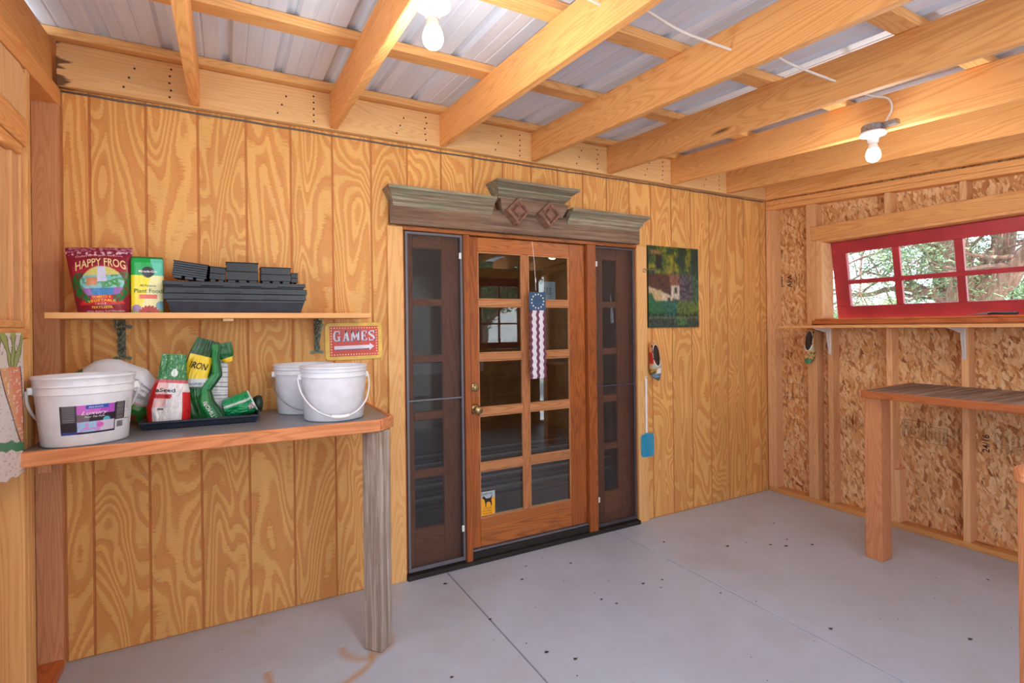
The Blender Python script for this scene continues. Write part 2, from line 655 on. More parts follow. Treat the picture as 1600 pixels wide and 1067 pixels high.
M['print'] = print_mat('printed plastic', 0.3, 0.5)
M['print_matt'] = print_mat('printed paper', 0.55, 0.3)
M['paint'] = print_mat('painted canvas', 0.45, 0.4)
M['glass'] = glass_mat('door glass', (0.86, 0.87, 0.86), 1.5)
M['glass_side'] = glass_mat('side light glass', (0.8, 0.81, 0.82), 0.7)
M['glass_win'] = glass_mat('window glass', (0.97, 0.98, 0.98), 0.8)
M['screen'] = screen_mat()
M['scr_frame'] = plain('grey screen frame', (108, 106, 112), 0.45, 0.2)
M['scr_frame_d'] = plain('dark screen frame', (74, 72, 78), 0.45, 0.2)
M['brass'] = plain('aged brass', (176, 152, 104), 0.3, 0.9)
M['red'] = plain('dark red window paint', (172, 52, 62), 0.42, var=0.1, scale=6)
M['white_pl'] = plain('white plastic', (232, 234, 240), 0.32, spec=0.5, var=0.0)
M['white_lip'] = plain('white plastic lip', (236, 236, 238), 0.3)
M['blackpl'] = plain('black plastic', (27, 30, 37), 0.32, spec=0.5, scale=60, var=0.15)
M['blackpl2'] = plain('scuffed black plastic', (46, 50, 58), 0.4, spec=0.5, scale=25, var=0.25)
M['navytray'] = plain('dark navy plastic', (38, 44, 60), 0.42)
M['ctop'] = plain('grey laminate worktop', (124, 126, 132), 0.3, var=0.08, scale=30)
M['slab'] = grey_wood('brown mottled slab', 'x', (178, 158, 144), (96, 78, 68))
M['iron'] = plain('verdigris cast iron', (122, 132, 116), 0.6, 0.4, var=0.5, scale=90, bumps=0.6)
M['wire'] = plain('steel wire', (150, 150, 154), 0.35, 0.9)
M['cable'] = plain('white cable sheath', (228, 222, 214), 0.45)
M['steel'] = plain('galvanised steel', (150, 152, 156), 0.35, 0.85, var=0.2, scale=50)
M['ceramic'] = plain('white porcelain', (236, 236, 238), 0.2, coat=0.3)
M['bulb'] = emit_mat('lit bulb', (1.0, 0.93, 0.82), 14.0)
M['bulb_neck'] = plain('bulb neck', (238, 232, 226), 0.4)
M['blue'] = plain('turquoise plastic', (40, 160, 200), 0.5)
M['white'] = plain('white paint', (236, 234, 230), 0.4)
M['bracket_w'] = plain('white enamelled steel', (226, 224, 224), 0.35, 0.1)
M['grey4x4'] = grey_wood('weathered grey post', 'z', (204, 190, 178), (120, 104, 92))
M['grey_x'] = grey_wood('weathered brown moulding', 'x', (156, 132, 114), (96, 74, 60))
M['grey_g'] = grey_wood('weathered green moulding', 'x', (178, 166, 144), (104, 92, 76), tint=(120, 138, 112))
M['red_wood'] = plain('weathered red carved wood', (134, 98, 82), 0.8, var=0.35, scale=40, bumps=0.4)
M['threshold'] = plain('dirty dark threshold', (34, 29, 26), 0.7, var=0.4, scale=25)
M['black'] = plain('black ink', (24, 22, 24), 0.6)
M['ink'] = plain('stamp ink', (58, 34, 24), 0.7)
M['leaf'] = plain('dry leaf', (74, 56, 44), 0.8, var=0.3)
M['wire_dark'] = plain('dark cord', (104, 96, 92), 0.6)


def text_mb(txt, size=1.0, bold=0.0, sx=1.0, align='CENTER', shear=0.0, spacing=1.0):
    """flat letters as 2-D triangles/polys: returns (verts2d, faces), centred on 0, cap height ~ size"""
    cu = bpy.data.curves.new('t', 'FONT')
    cu.body = txt
    cu.size = size / 0.72
    cu.offset = bold * size
    cu.align_x = align
    cu.shear = shear
    cu.space_character = spacing
    cu.resolution_u = 3
    o = bpy.data.objects.new('t', cu)
    COL.objects.link(o)
    bpy.context.view_layer.update()
    me = bpy.data.meshes.new_from_object(o.evaluated_get(bpy.context.evaluated_depsgraph_get()))
    vs_ = [(v.co.x * sx, v.co.y - size / 2) for v in me.vertices]
    fs = [tuple(p.vertices) for p in me.polygons]
    bpy.data.objects.remove(o)
    bpy.data.curves.remove(cu)
    bpy.data.meshes.remove(me)
    return vs_, fs


def put_text(mb, txt, fn, u, v, size, mi=0, **k):
    """letters laid on a surface by fn(u, v) -> 3-D point (u, v in metres)"""
    vs_, fs = text_mb(txt, size, **k)
    mb.add([fn(u + a, v + b) for a, b in vs_], fs, mi)


def plane_fn(o, U, V):
    o, U, V = Vector(o), Vector(U), Vector(V)
    return lambda u, v: o + U * u + V * v


def flat(mb, fn, pts, mi=0):
    mb.add([fn(*p) for p in pts], [tuple(range(len(pts)))], mi)


nz_ = lambda a, b: noise.noise(Vector((a * 9, b * 7, 1)))
# ================================================================ SETTING
XL, XR, XO = -0.095, 4.55, 4.64        # left stud face, right stud face, right sheathing
YF = -3.66                              # front wall
WX0, WX1, WZ1 = 1.39, 3.09, 1.985       # door opening


def zr(y):
    return 2.457 + 0.06 * y


# ---- floor: one pour cut into bays by control joints
fl = struct('floor')
mb = MB().box((-0.35, YF - 0.6, -0.16), (XO + 0.1, 0.14, -0.012))
obj('slab_base', mb, M['leaf'], fl)
xs = [-0.35, 1.622, 2.843, XO + 0.1]
ys = [YF - 0.6, -3.05, 0.14]
for i in range(3):
    for j in range(2):
        if i == 0 and j == 0:
            pass
        y1 = ys[j + 1] - (0.0 if j == 1 else 0.0)
        mb = MB().box((xs[i] + 0.003, ys[j] + 0.003, -0.05), (xs[i + 1] - 0.003, y1 - 0.003, 0.0))
        obj('concrete_bay', mb, M['concrete'], fl, bevel=0.004, seg=2)
# ---- back wall
wb = struct('wall_back')
mb = MB()
mb.box((-0.19, 0.0045, 0.0), (WX0 - 0.01, 0.13, 2.66))
mb.box((WX1 + 0.01, 0.0045, 0.0), (XO + 0.1, 0.13, 2.66))
mb.box((WX0 - 0.01, 0.0045, WZ1 + 0.005), (WX1 + 0.01, 0.13, 2.66))
obj('backing', mb, M['groove'], wb)
edges = [-0.095] + [0.0 + 0.2032 * i for i in range(23)] + [4.55]
for i in range(len(edges) - 1):
    a, b = edges[i], edges[i + 1]
    g = 0.0045
    mb = MB()
    a2, b2 = a + g, b - g
    T = 2.452
    if b2 <= WX0 - 0.01 or a2 >= WX1 + 0.01:
        mb.box((a2, 0, 0.004), (b2, 0.0044, T))
    elif a2 < WX0 - 0.01:
        mb.box((a2, 0, 0.004), (WX0 - 0.01, 0.0044, T))
        mb.box((WX0 - 0.01, 0, WZ1), (b2, 0.0044, T))
    elif b2 > WX1 + 0.01:
        mb.box((WX1 + 0.01, 0, 0.004), (b2, 0.0044, T))
        mb.box((a2, 0, WZ1), (WX1 + 0.01, 0.0044, T))
    else:
        mb.box((a2, 0, WZ1), (b2, 0.0044, T))
    obj('siding_board', mb, M['siding'], wb, bevel=0.002)
# end stud at the left, corner post
obj('end_stud', MB().box((-0.184, -0.038, 0.0), (-0.0975, -0.0005, 2.39)), M['stud_old'], wb, bevel=0.002)
# ledger and cord
mb = MB().box((-0.10, -0.038, 2.452), (4.56, -0.0005, 2.636))
obj('ledger', mb, M['ledger'], wb, bevel=0.002)
pts = []
for i in range(47):
    x = -0.09 + i * 0.1
    pts.append((x, -0.006, 2.441 - 0.010 * exp(-((x - 1.4) / 1.2) ** 2) + 0.0015 * sin(i * 2.1)))
obj('cord', MB().tube(pts, 0.0045, 6), M['wire_dark'], wb, smooth='all')
# nail heads on the ledger and rafters
mb = MB()
for rx in [0.380, 1.002, 1.605, 2.216, 2.818, 3.417, 4.018]:
    for q in range(5):
        mb.lathe([(0.0, 0.0012), (0.005, 0.0012), (0.005, 0.0)], (rx - 0.08 + 0.012 * nz_(rx, q), -0.038, 2.478 + q * 0.032), 6, M=Matrix.Rotation(pi / 2, 3, 'X'))
        if q < 3:
            mb.lathe([(0.0, 0.0012), (0.005, 0.0012), (0.005, 0.0)], (rx - 0.25 + 0.02 * q, -0.038, 2.49 + 0.045 * q), 6, M=Matrix.Rotation(pi / 2, 3, 'X'))
obj('nail_heads', mb, M['ink'], wb, kind='stuff')
# nail heads on the siding
mb = MB()
for k in range(46):
    x = random.choice(edges[1:-1]) + random.uniform(-0.03, 0.03)
    z = random.uniform(0.1, 2.4)
    if WX0 - 0.1 < x < WX1 + 0.1 and z < 2.2:
        continue
    mb.lathe([(0.0, -0.0008), (0.0035, -0.0008), (0.0035, 0.0)], (x, 0, z), 6, M=Matrix.Rotation(-pi / 2, 3, 'X'))
obj('nail_heads', mb, M['steel'], wb, kind='stuff')

# ---- right wall
wr = struct('wall_right')
OY0, OY1, OZ0, OZ1 = -0.468, -2.12, 1.436, 2.055


def osb(name, y0, y1, z0, z1):
    return obj(name, MB().box((XO, y0, z0), (XO + 0.012, y1, z1)), M['osb'], wr)


osb('sheathing_panel', 0.0, OY0 + 0.001, 0.0, 2.60)
osb('sheathing_panel', OY0 + 0.001, -1.22, 0.0, OZ0)
osb('sheathing_panel', -1.2215, OY1 - 0.001, 0.0, OZ0)
osb('sheathing_panel', OY0, OY1, OZ1, 2.60)
osb('sheathing_panel', OY1 - 0.001, YF, 0.0, 2.60)


def wood(name, a, b, mat, parent, bev=0.0025):
    return obj(name, MB().box(a, b), M[mat], parent, bevel=bev)


def pl_b(y):
    return 2.373 + 0.062 * y


# sloped double top plate
for z0, z1 in ((0.0, 0.037), (0.0385, 0.0755)):
    mb = MB().hexa([(XR, YF, pl_b(YF) + z0), (XO, YF, pl_b(YF) + z0), (XO, 0, pl_b(0) + z0), (XR, 0, pl_b(0) + z0),
                    (XR, YF, pl_b(YF) + z1), (XO, YF, pl_b(YF) + z1), (XO, 0, pl_b(0) + z1), (XR, 0, pl_b(0) + z1)])
    obj('top_plate', mb, M['plate'], wr, bevel=0.002)
wood('bottom_plate', (XR, YF, 0.0005), (XO, 0, 0.039), 'plate', wr)


def stud(y, z0, z1, mat='stud', parent=None, x0=XR, x1=XO, name='stud'):
    return wood(name, (x0, y - 0.0375, z0), (x1 - 0.0005, y, z1), mat, parent or wr)


stud(-0.0005, 0.0395, pl_b(-.04) - .001)
stud(-0.039, 0.0395, pl_b(-.08) - .001)
stud(-0.351, 0.0395, pl_b(-.39) - .001)
stud(-0.3895, 0.0395, OZ1 - 0.001)
for y in (-0.511, -0.915, -1.340, -1.746, -2.152):
    stud(y, 0.0395, OZ0 - 0.041)
stud(-0.4290, OZ0 - 0.040, OZ1 - 0.001, 'stud')
stud(OY1 - 0.0005, 0.0395, pl_b(-2.2) - .001)
for y in (-2.56, -2.97, -3.38):
    stud(y, 0.0395, pl_b(y - .04) - .001)
for y in (-0.3895, -0.915, -1.340, -1.746):
    stud(y, 2.166, pl_b(y - .04) - .001, name='cripple_stud')
wood('window_header', (XR, -0.3905, OZ1 + 0.0), (XO - 0.001, OY1 - .04, 2.165), 'plate', wr)
wood('rough_sill', (XR, -0.3905, OZ0 - 0.040), (XO - 0.001, OY1, OZ0 - 0.002), 'plate', wr)
# splice block low on the third stud
stud(-0.9535, 0.0395, 0.40, name='splice_stud')

# stamps printed on the strand board
fnR = lambda u, v: Vector((XO - 0.0012, -u, v))   # u = distance from the back wall, v = height
mb = MB()


def vtext(txt, y, z, size, bold=0.0, up=True, sx=1.0):
    # letters turned a quarter: they read upwards
    vs_, fs = text_mb(txt, size, bold=bold, sx=sx)
    pts_ = [fnR(y - b, z + a) for a, b in vs_]
    mb.add(pts_, fs)


def stamp(y0, y1, z0, z1, n, big=None):
    st = (y1 - y0) / n
    for i in range(n):
        yy = y0 + (i + 0.5) * st
        s_ = st * random.uniform(0.35, 0.62)
        t_ = random.choice(['EXPOSURE 1', 'RATED SHEATHING', 'SIZED FOR SPACING', '7/16 INCH', 'THIS SIDE DOWN', '24/16 SPAN'])
        vs_, fs = text_mb(t_, s_)
        wv = max(a for a, b in vs_) - min(a for a, b in vs_)
        k = min(1.0, (z1 - z0) / wv)
        mb.add([fnR(yy - b, (z0 + z1) / 2 + a * k) for a, b in vs_], fs)


vtext('27/16', 0.075, 1.765, 0.030, 0.02)
vtext('APA', 0.150, 1.765, 0.040, 0.035)
stamp(0.10, 0.13, 1.70, 1.83, 2)
stamp(0.18, 0.31, 1.70, 1.84, 6)
stamp(0.56, 0.74, 0.60, 0.71, 8)
stamp(0.97, 1.10, 0.625, 0.735, 6)
stamp(1.13, 1.22, 0.61, 0.70, 4)
stamp(1.25, 1.33, 0.60, 0.72, 3)
vtext('24/16', 1.425, 0.655, 0.036, 0.02)
stamp(1.46, 2.1, 0.61, 0.73, 24)
for (ya, yb, za, zb) in ((0.045, 0.23, 0.80, 0.915), (0.10, 0.101, 0.80, 0.915), (0.165, 0.166, 0.80, 0.915), (0.97, 1.11, 0.62, 0.74), (1.125, 1.23, 0.60, 0.71)):
    t = 0.0022
    for (a, b, c, d) in ((ya, yb, za, za + t), (ya, yb, zb - t, zb), (ya, ya + t, za, zb), (yb - t, yb, za, zb)):
        flat(mb, fnR, [(a, c), (max(b, a + t), c), (max(b, a + t), d), (a, d)])
obj('stamped_lettering', mb, M['ink'], wr)

# ---- window in the right wall (top-hung sash, pushed open at the foot)
win = struct('window_1')
wood('jamb_board', (XR - 0.002, OY0, OZ0 + .012), (XO + 0.05, OY0 - 0.012, OZ1 - 0.02), 'jamb', win, 0.001)
wood('jamb_board', (XR - 0.002, OY1 + 0.012, OZ0 + .012), (XO + 0.05, OY1, OZ1 - 0.02), 'jamb', win, 0.001)
wood('head_board', (XR - 0.004, OY0, OZ1 - 0.019), (XO + 0.05, OY1, OZ1 - 0.0005), 'shelf_y', win, 0.001)
wood('sill_board', (XR - 0.012, -0.42, OZ0 - 0.0015), (XO + 0.06, OY1, OZ0 + 0.011), 'edge_y', win, 0.002)
wood('sill_apron', (XR - 0.020, -0.405, 1.405), (XR - 0.0005, -2.3, 1.4335), 'edge_y', win, 0.002)
tilt = radians(8.5)
TM = Matrix.Rotation(-tilt, 3, 'Y')
HX, HZ = XO + 0.012, OZ1 - 0.021


def sash_box(mb, y0, y1, z0, z1, x0, x1, mi=0):
    """z measured down from the hinge line"""
    p = []
    for z in (z0, z1):
        for x, y in ((x0, y0), (x1, y0), (x1, y1), (x0, y1)):
            q = TM @ Vector((x, 0, z))
            p.append((HX + q.x, y, HZ + q.z))
    mb.hexa(p, mi)


SY0, SY1 = OY0 - 0.016, OY1 + 0.016
cy = [(-0.588, -0.900), (-0.944, -1.262), (-1.308, -1.626), (-1.672, -1.990)]
rz = [(-0.092, -0.300), (-0.332, -0.500)]
SB = -0.598
def part_sash(name, *b):
    m_ = MB()
    sash_box(m_, *b)
    return obj(name, m_, M['red'], win, bevel=0.002)
part_sash('sash_rail', SY1, SY0, rz[0][0], -0.001, 0, 0.035)
part_sash('sash_rail', SY1, SY0, SB, rz[1][1], 0, 0.035)
part_sash('sash_stile', cy[0][0], SY0, rz[1][1] - .0, rz[0][0], 0.0, 0.035)
part_sash('sash_stile', SY1, cy[-1][1], rz[1][1], rz[0][0], 0.0, 0.035)
part_sash('muntin', cy[-1][1], cy[0][0], rz[1][0], rz[0][1], 0.004, 0.031)
for i in range(3):
    for z0, z1 in ((rz[0][1], rz[0][0]), (rz[1][1], rz[1][0])):
        part_sash('muntin', cy[i + 1][0], cy[i][1], z0, z1, 0.004, 0.031)
for (ya, yb) in cy:
    for (za, zb) in rz:
        m_ = MB()
        sash_box(m_, yb - 0.004, ya + 0.004, zb - 0.004, za + 0.004, 0.015, 0.018)
        obj('pane', m_, M['glass_win'], win)

# ---- left wall: a mirror of the right one; only its first half metre is in view
wl = struct('wall_left')
XLO = -0.184
obj('sheathing_panel', MB().box((XLO - 0.013, YF, 0), (XLO - 0.001, -0.44, 1.40)), M['osb'], wl)
obj('sheathing_panel', MB().box((XLO - 0.013, -0.44, 0), (XLO - 0.001, 0, 2.6)), M['osb'], wl)
obj('sheathing_panel', MB().box((XLO - 0.013, YF, 2.08), (XLO - 0.001, -0.44, 2.6)), M['osb'], wl)
wood('bottom_plate', (XLO, YF, 0.0005), (XL, -0.04, 0.039), 'edge_y', wl)
for z0, z1 in ((0.0, 0.037), (0.0385, 0.0755)):
    mb = MB().hexa([(XLO, YF, pl_b(YF) + z0), (XL, YF, pl_b(YF) + z0), (XL, -0.0, pl_b(0) + z0), (XLO, -0.0, pl_b(0) + z0),
                    (XLO, YF, pl_b(YF) + z1), (XL, YF, pl_b(YF) + z1), (XL, -0.0, pl_b(0) + z1), (XLO, -0.0, pl_b(0) + z1)])
    obj('top_plate', mb, M['rafter'], wl, bevel=0.002)
for y, z0, z1 in ((-0.3985, 0.0395, pl_b(-.44) - .001), (-0.4365, 0.0395, 1.39), (-0.4745, 0.0395, 1.39), (-0.88, 0.0395, 1.39), (-1.29, 0.0395, 1.39), (-1.7, 0.0395, 1.39), (-2.1, 0.0395, 1.39), (-3.0, 0.0395, 2.1)):
    stud(y, z0, z1, 'casing', wl, XLO, XL)
wood('trimmer_stud', (XLO + 0.03, -0.465, 1.43), (XL - 0.012, -0.4365, 2.064), 'stud', wl)
wood('window_header', (XLO, -2.4, 2.066), (XL, -0.4365, 2.160), 'plate', wl)
wood('rough_sill', (XLO, -2.4, 1.392), (XL + 0.001, -0.4365, 1.428), 'plate', wl)
mb = MB().prism([(-0.4365, 2.162), (-1.1, 2.162), (-1.1, 2.30), (-0.50, 2.335), (-0.4365, 2.315)], 'x', XL - 0.018, XL - 0.0005)
obj('header_board', mb, M['jamb'], wl, bevel=0.002)
w2 = struct('window_2')
wood('frame_stile', (XLO + 0.02, -0.520, 1.430), (XL - 0.02, -0.466, 2.045), 'stud', w2)
wood('frame_head', (XLO + 0.02, -2.39, 2.030), (XL - 0.005, -0.466, 2.064), 'plate', w2)
wood('sash_board', (XLO + 0.005, -0.640, 1.452), (XL - 0.034, -0.521, 2.028), 'jamb', w2)
wood('frame_sill', (XLO + 0.02, -2.39, 1.4285), (XL + 0.004, -0.521, 1.451), 'plate', w2)

# ---- front wall behind the camera: knee wall and open bays
wf = struct('wall_front')
wood('bottom_plate', (XL, YF, 0.0005), (1.288, YF + 0.089, 0.039), 'plate', wf)
for x in (-0.09, 0.35, 0.8, 1.25, 2.9, 4.46):
    wood('stud', (x, YF, 0.0395), (x + 0.038, YF + 0.089, 0.82 if x not in (-0.09, 1.25, 2.9, 4.46) else 2.1), 'stud', wf)
obj('knee_panel', MB().box((XL, YF - 0.014, 0.0), (1.28, YF - 0.002, 0.86)), M['red'], wf)
wood('knee_cap', (XL, YF - 0.02, 0.8605), (1.29, YF + 0.1, 0.90), 'purlin', wf)
obj('knee_panel', MB().box((2.94, YF - 0.014, 0.0), (XR, YF - 0.002, 1.08)), M['osb'], wf)
obj('side_panel', MB().box((2.94, YF - 0.014, 1.0805), (3.22, YF - 0.002, 2.10)), M['osb'], wf)
obj('side_panel', MB().box((4.26, YF - 0.014, 1.0805), (XR, YF - 0.002, 2.10)), M['osb'], wf)
obj('bottom_plate', MB().box((2.939, YF, 0.0005), (4.459, YF + 0.089, 0.039)), M['plate'], wf)
for x_ in (3.22, 3.72, 4.22):
    obj('stud', MB().box((x_, YF, 0.0395), (x_ + 0.038, YF + 0.089, 1.07)), M['stud'], wf)
obj('sill_plate', MB().box((2.94, YF, 1.0705), (4.458, YF + 0.089, 1.108)), M['plate'], wf)
w3 = struct('window_3')
for a_, b_, c_, d_ in ((3.222, 4.258, 1.985, 2.098), (3.222, 4.258, 1.11, 1.20), (3.222, 3.30, 1.2005, 1.9845), (4.18, 4.258, 1.2005, 1.9845)):
    obj('sash_rail', MB().box((a_, YF - 0.01, c_), (b_, YF + 0.025, d_)), M['red'], w3, bevel=0.002)
for k_ in (1, 2):
    obj('muntin', MB().box((3.30 + k_ * 0.293 - 0.012, YF - 0.005, 1.2005), (3.30 + k_ * 0.293 + 0.012, YF + 0.02, 1.9845)), M['red'], w3)
    obj('muntin', MB().box((3.3005, YF - 0.004, 1.20 + k_ * 0.262 - 0.012), (4.1795, YF + 0.019, 1.20 + k_ * 0.262 + 0.012)), M['red'], w3)
obj('pane', MB().box((3.30, YF + 0.005, 1.20), (4.18, YF + 0.007, 1.985)), M['glass_win'], w3)
wood('front_beam', (XL, YF, 2.101), (XR, YF + 0.089, 2.225), 'purlin', wf)

# ---- roof: rafters, purlins, ribbed sheets
ce = struct('ceiling')


def beam(name, x0, x1, y0, y1, zo0, zo1, mat, parent=ce, bev=0.003):
    mb = MB().hexa([(x0, y0, zr(y0) + zo0), (x1, y0, zr(y0) + zo0), (x1, y1, zr(y1) + zo0), (x0, y1, zr(y1) + zo0),
                    (x0, y0, zr(y0) + zo1), (x1, y0, zr(y0) + zo1), (x1, y1, zr(y1) + zo1), (x0, y1, zr(y1) + zo1)])
    return obj(name, mb, M[mat], parent, bevel=bev)


RX = [0.380, 1.002, 1.605, 2.216, 2.818, 3.417, 4.018]
for x in RX:
    beam('rafter', x, x + 0.038, -4.1, -0.0385, 0.0, 0.182, 'rafter')
beam('rafter', 4.500, 4.538, -4.1, -0.0385, -0.004, 0.180, 'rafter')
beam('rafter', -0.150, -0.112, -4.1, -0.0385, -0.006, 0.182, 'rafter')
for y in (0.0, -0.60, -1.20, -1.80, -2.41, -3.02, -3.62):
    beam('purlin', -0.3, 4.75, y - 0.089, y, 0.183, 0.221, 'purlin')
PIT = 0.2286
x = 0.09 - 0.045 - 2 * PIT


def rib_profile(x0, nrib):
    """corrugation: a 19 mm high major rib, then two low minor ribs, per 9 inches"""
    p = []
    for k in range(nrib):
        b = x0 + k * PIT
        p += [(b, 0.0), (b + 0.012, 0.019), (b + 0.040, 0.019), (b + 0.052, 0.0)]
        for q in (0.098, 0.158):
            p += [(b + q, 0.0), (b + q + 0.003, 0.0028), (b + q + 0.009, 0.0028), (b + q + 0.012, 0.0)]
    p += [(x0 + nrib * PIT, 0.0), (x0 + nrib * PIT + 0.012, 0.019), (x0 + nrib * PIT + 0.038, 0.019)]
    return p


for k in range(6):
    pr = rib_profile(x + k * 4 * PIT, 4)
    mb = MB()
    ya, yb = -4.3, 0.06
    vs_ = []
    n_ = len(pr)
    for (yy, dz) in ((ya, 0), (yb, 0), (ya, 0.001), (yb, 0.001)):
        vs_ += [(px, yy, zr(yy) + 0.2225 + (0.0004 if k % 2 else 0) + pz + dz) for px, pz in pr]
    fs = []
    for i in range(n_ - 1):
        fs.append((i, i + 1, n_ + i + 1, n_ + i))
        fs.append((2 * n_ + i, 3 * n_ + i, 3 * n_ + i + 1, 2 * n_ + i + 1))
    mb.add(vs_, fs)
    obj('roof_sheet', mb, M['roof'], ce)

# ================================================================ DOOR
dr = struct('door_1')


def dpart(name, a, b, mat, parent=dr, bev=0.003):
    return obj(name, MB().box(a, b), M[mat], parent if parent is dr else None, bevel=bev) if parent is dr else subp(name, MB().box(a, b), M[mat], parent, bevel=bev)


def subp(name, mb, mat, parent, **k):
    o = obj(name, mb, mat, None, **k)
    o.parent = parent
    return o


dpart('casing', (1.300, -0.022, 0.0), (1.388, -0.0005, 1.980), 'casing')
dpart('casing', (3.092, -0.022, 0.0), (3.188, -0.0005, 1.980), 'casing')
dpart('head_jamb', (1.388, -0.026, 1.962), (3.092, 0.12, 1.984), 'door_x')
dpart('side_jamb', (1.3885, -0.004, 0.03), (1.400, 0.12, 1.961), 'door_z')
dpart('side_jamb', (3.078, -0.004, 0.03), (3.0915, 0.12, 1.961), 'door_z')
dpart('mullion', (1.752, -0.030, 0.012), (1.790, 0.10, 1.961), 'door_z')
dpart('mullion', (2.652, -0.030, 0.012), (2.722, 0.10, 1.961), 'door_z')
dpart('threshold', (1.389, -0.040, 0.0008), (3.091, 0.12, 0.026), 'threshold')
dpart('sill_strip', (1.791, -0.020, 0.0265), (2.651, 0.10, 0.066), 'threshold')
dpart('weather_strip', (1.795, -0.012, 0.067), (2.648, 0.03, 0.080), 'scr_frame')
ROWS = [(1.580, 1.870), (1.252, 1.541), (0.921, 1.210), (0.586, 0.875), (0.253, 0.539)]
# leaf
DX0, DX1 = 1.794, 2.648
leaf = MB()
leaf.box((DX0, 0.0, 0.084), (1.854, 0.04, 1.958))
leaf.box((2.524, 0.0, 0.084), (DX1, 0.04, 1.958))
lf = obj('door_leaf', leaf, M['door_z'], dr, bevel=0.003)
dl = MB().box((1.8545, 0.0005, 0.084), (2.5235, 0.0395, 0.2525))
subp('rail', dl, M['door_x'], lf, bevel=0.003)
subp('rail', MB().box((1.8545, 0.0005, 1.8705), (2.5235, 0.0395, 1.958)), M['door_x'], lf, bevel=0.003)
subp('muntin', MB().box((2.164, 0.002, 0.253), (2.207, 0.038, 1.870)), M['muntin_z'], lf, bevel=0.006, seg=2)
for i in range(4):
    for xa, xb in ((1.8545, 2.1635), (2.2075, 2.5235)):
        subp('muntin', MB().box((xa, 0.002, ROWS[i + 1][1]), (xb, 0.038, ROWS[i][0])), M['muntin'], lf, bevel=0.006, seg=2)
for (za, zb) in ROWS:
    for xa, xb in ((1.8545, 2.1635), (2.2075, 2.5235)):
        subp('pane', MB().box((xa, 0.018, za), (xb, 0.022, zb)), M['glass'], lf)
        # glazing bead
        bd = MB()
        for (a, b) in (((xa, 0.004, za), (xb, 0.017, za + 0.007)), ((xa, 0.004, zb - 0.007), (xb, 0.017, zb)),
                       ((xa, 0.004, za + .007), (xa + 0.007, 0.017, zb - .007)), ((xb - 0.007, 0.004, za + .007), (xb, 0.017, zb - .007))):
            bd.box(a, b)
        subp('glazing_bead', bd, M['muntin'], lf)
kn = MB().lathe([(0.030, 0.0), (0.031, 0.004), (0.020, 0.009), (0.011, 0.014), (0.011, 0.032), (0.021, 0.038), (0.027, 0.050), (0.024, 0.062), (0.012, 0.068), (0.0, 0.069)],
                (1.824, 0.0, 0.921), 24, M=Matrix.Rotation(pi / 2, 3, 'X'))
subp('door_knob', kn, M['brass'], lf, smooth='all')
db = MB().lathe([(0.026, 0.0), (0.027, 0.006), (0.022, 0.011), (0.014, 0.014), (0.012, 0.022), (0.0, 0.023)], (1.824, 0.0, 1.052), 24, M=Matrix.Rotation(pi / 2, 3, 'X'))
db.box((1.822, -0.026, 1.040), (1.826, -0.020, 1.064))
subp('deadbolt', db, M['brass'], lf, smooth=40)
# side lights with insect screens
for (x0, x1, p0, p1, side) in ((1.402, 1.750, 1.462, 1.642, 0), (2.724, 3.076, 2.835, 2.960, 1)):
    sb = MB()
    sb.box((x0 + 0.002, 0.045, 0.03), (p0, 0.08, 1.955))
    sb.box((p1, 0.045, 0.03), (x1 - 0.002, 0.08, 1.955))
    sl = obj('side_light', sb, M['side_z'], dr, bevel=0.003)
    subp('rail', MB().box((p0 + .0005, 0.046, 0.03), (p1 - .0005, 0.079, 0.245)), M['side_x'], sl, bevel=0.002)
    subp('rail', MB().box((p0 + .0005, 0.046, 1.875), (p1 - .0005, 0.079, 1.955)), M['side_x'], sl, bevel=0.002)
    for i in range(4):
        subp('muntin', MB().box((p0 + .0005, 0.048, ROWS[i + 1][1]), (p1 - .0005, 0.077, ROWS[i][0] + 0.002)), M['side_x'], sl, bevel=0.004)
    for (za, zb) in ROWS:
        subp('pane', MB().box((p0, 0.060, za), (p1, 0.063, zb)), M['glass_side'], sl)
    sc = MB()
    t = 0.014
    for (a, b) in (((x0, -0.012, 0.034), (x0 + t, 0.004, 1.958)), ((x1 - t, -0.012, 0.034), (x1, 0.004, 1.958)),
                   ((x0 + t, -0.012, 1.944), (x1 - t, 0.004, 1.958)), ((x0 + t, -0.012, 0.034), (x1 - t, 0.004, 0.056)),
                   ((x0 + t, -0.012, 0.995), (x1 - t, 0.004, 1.004))):
        sc.box(a, b)
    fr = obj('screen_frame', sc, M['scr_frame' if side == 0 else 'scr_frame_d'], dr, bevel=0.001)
    subp('screen_mesh', MB().box((x0 + t, -0.005, 0.056), (x1 - t, -0.0045, 0.995)), M['screen'], fr)
    subp('screen_mesh', MB().box((x0 + t, -0.005, 1.004), (x1 - t, -0.0045, 1.944)), M['screen'], fr)
    lx = x1 - 0.024 if side == 0 else x0 + 0.006
    for z in (1.835, 0.225):
        subp('latch', MB().box((lx, -0.018, z - 0.018), (lx + 0.015, -0.0125, z + 0.018)), M['white'], fr, bevel=0.001)

# ---- weathered pediment above the door
pd = thing('door_pediment', 'weathered grey-brown wooden pediment moulding with two carved diamonds above the glazed door', 'moulding', (2.2, -0.03, 1.985))
mb = MB().prism([(-0.058, 1.986), (-0.0235, 1.986), (-0.0235, 2.12), (-0.058, 2.12)], 'x', 1.306, 3.092)
obj('fascia_board', mb, M['grey_x'], pd, bevel=0.003)


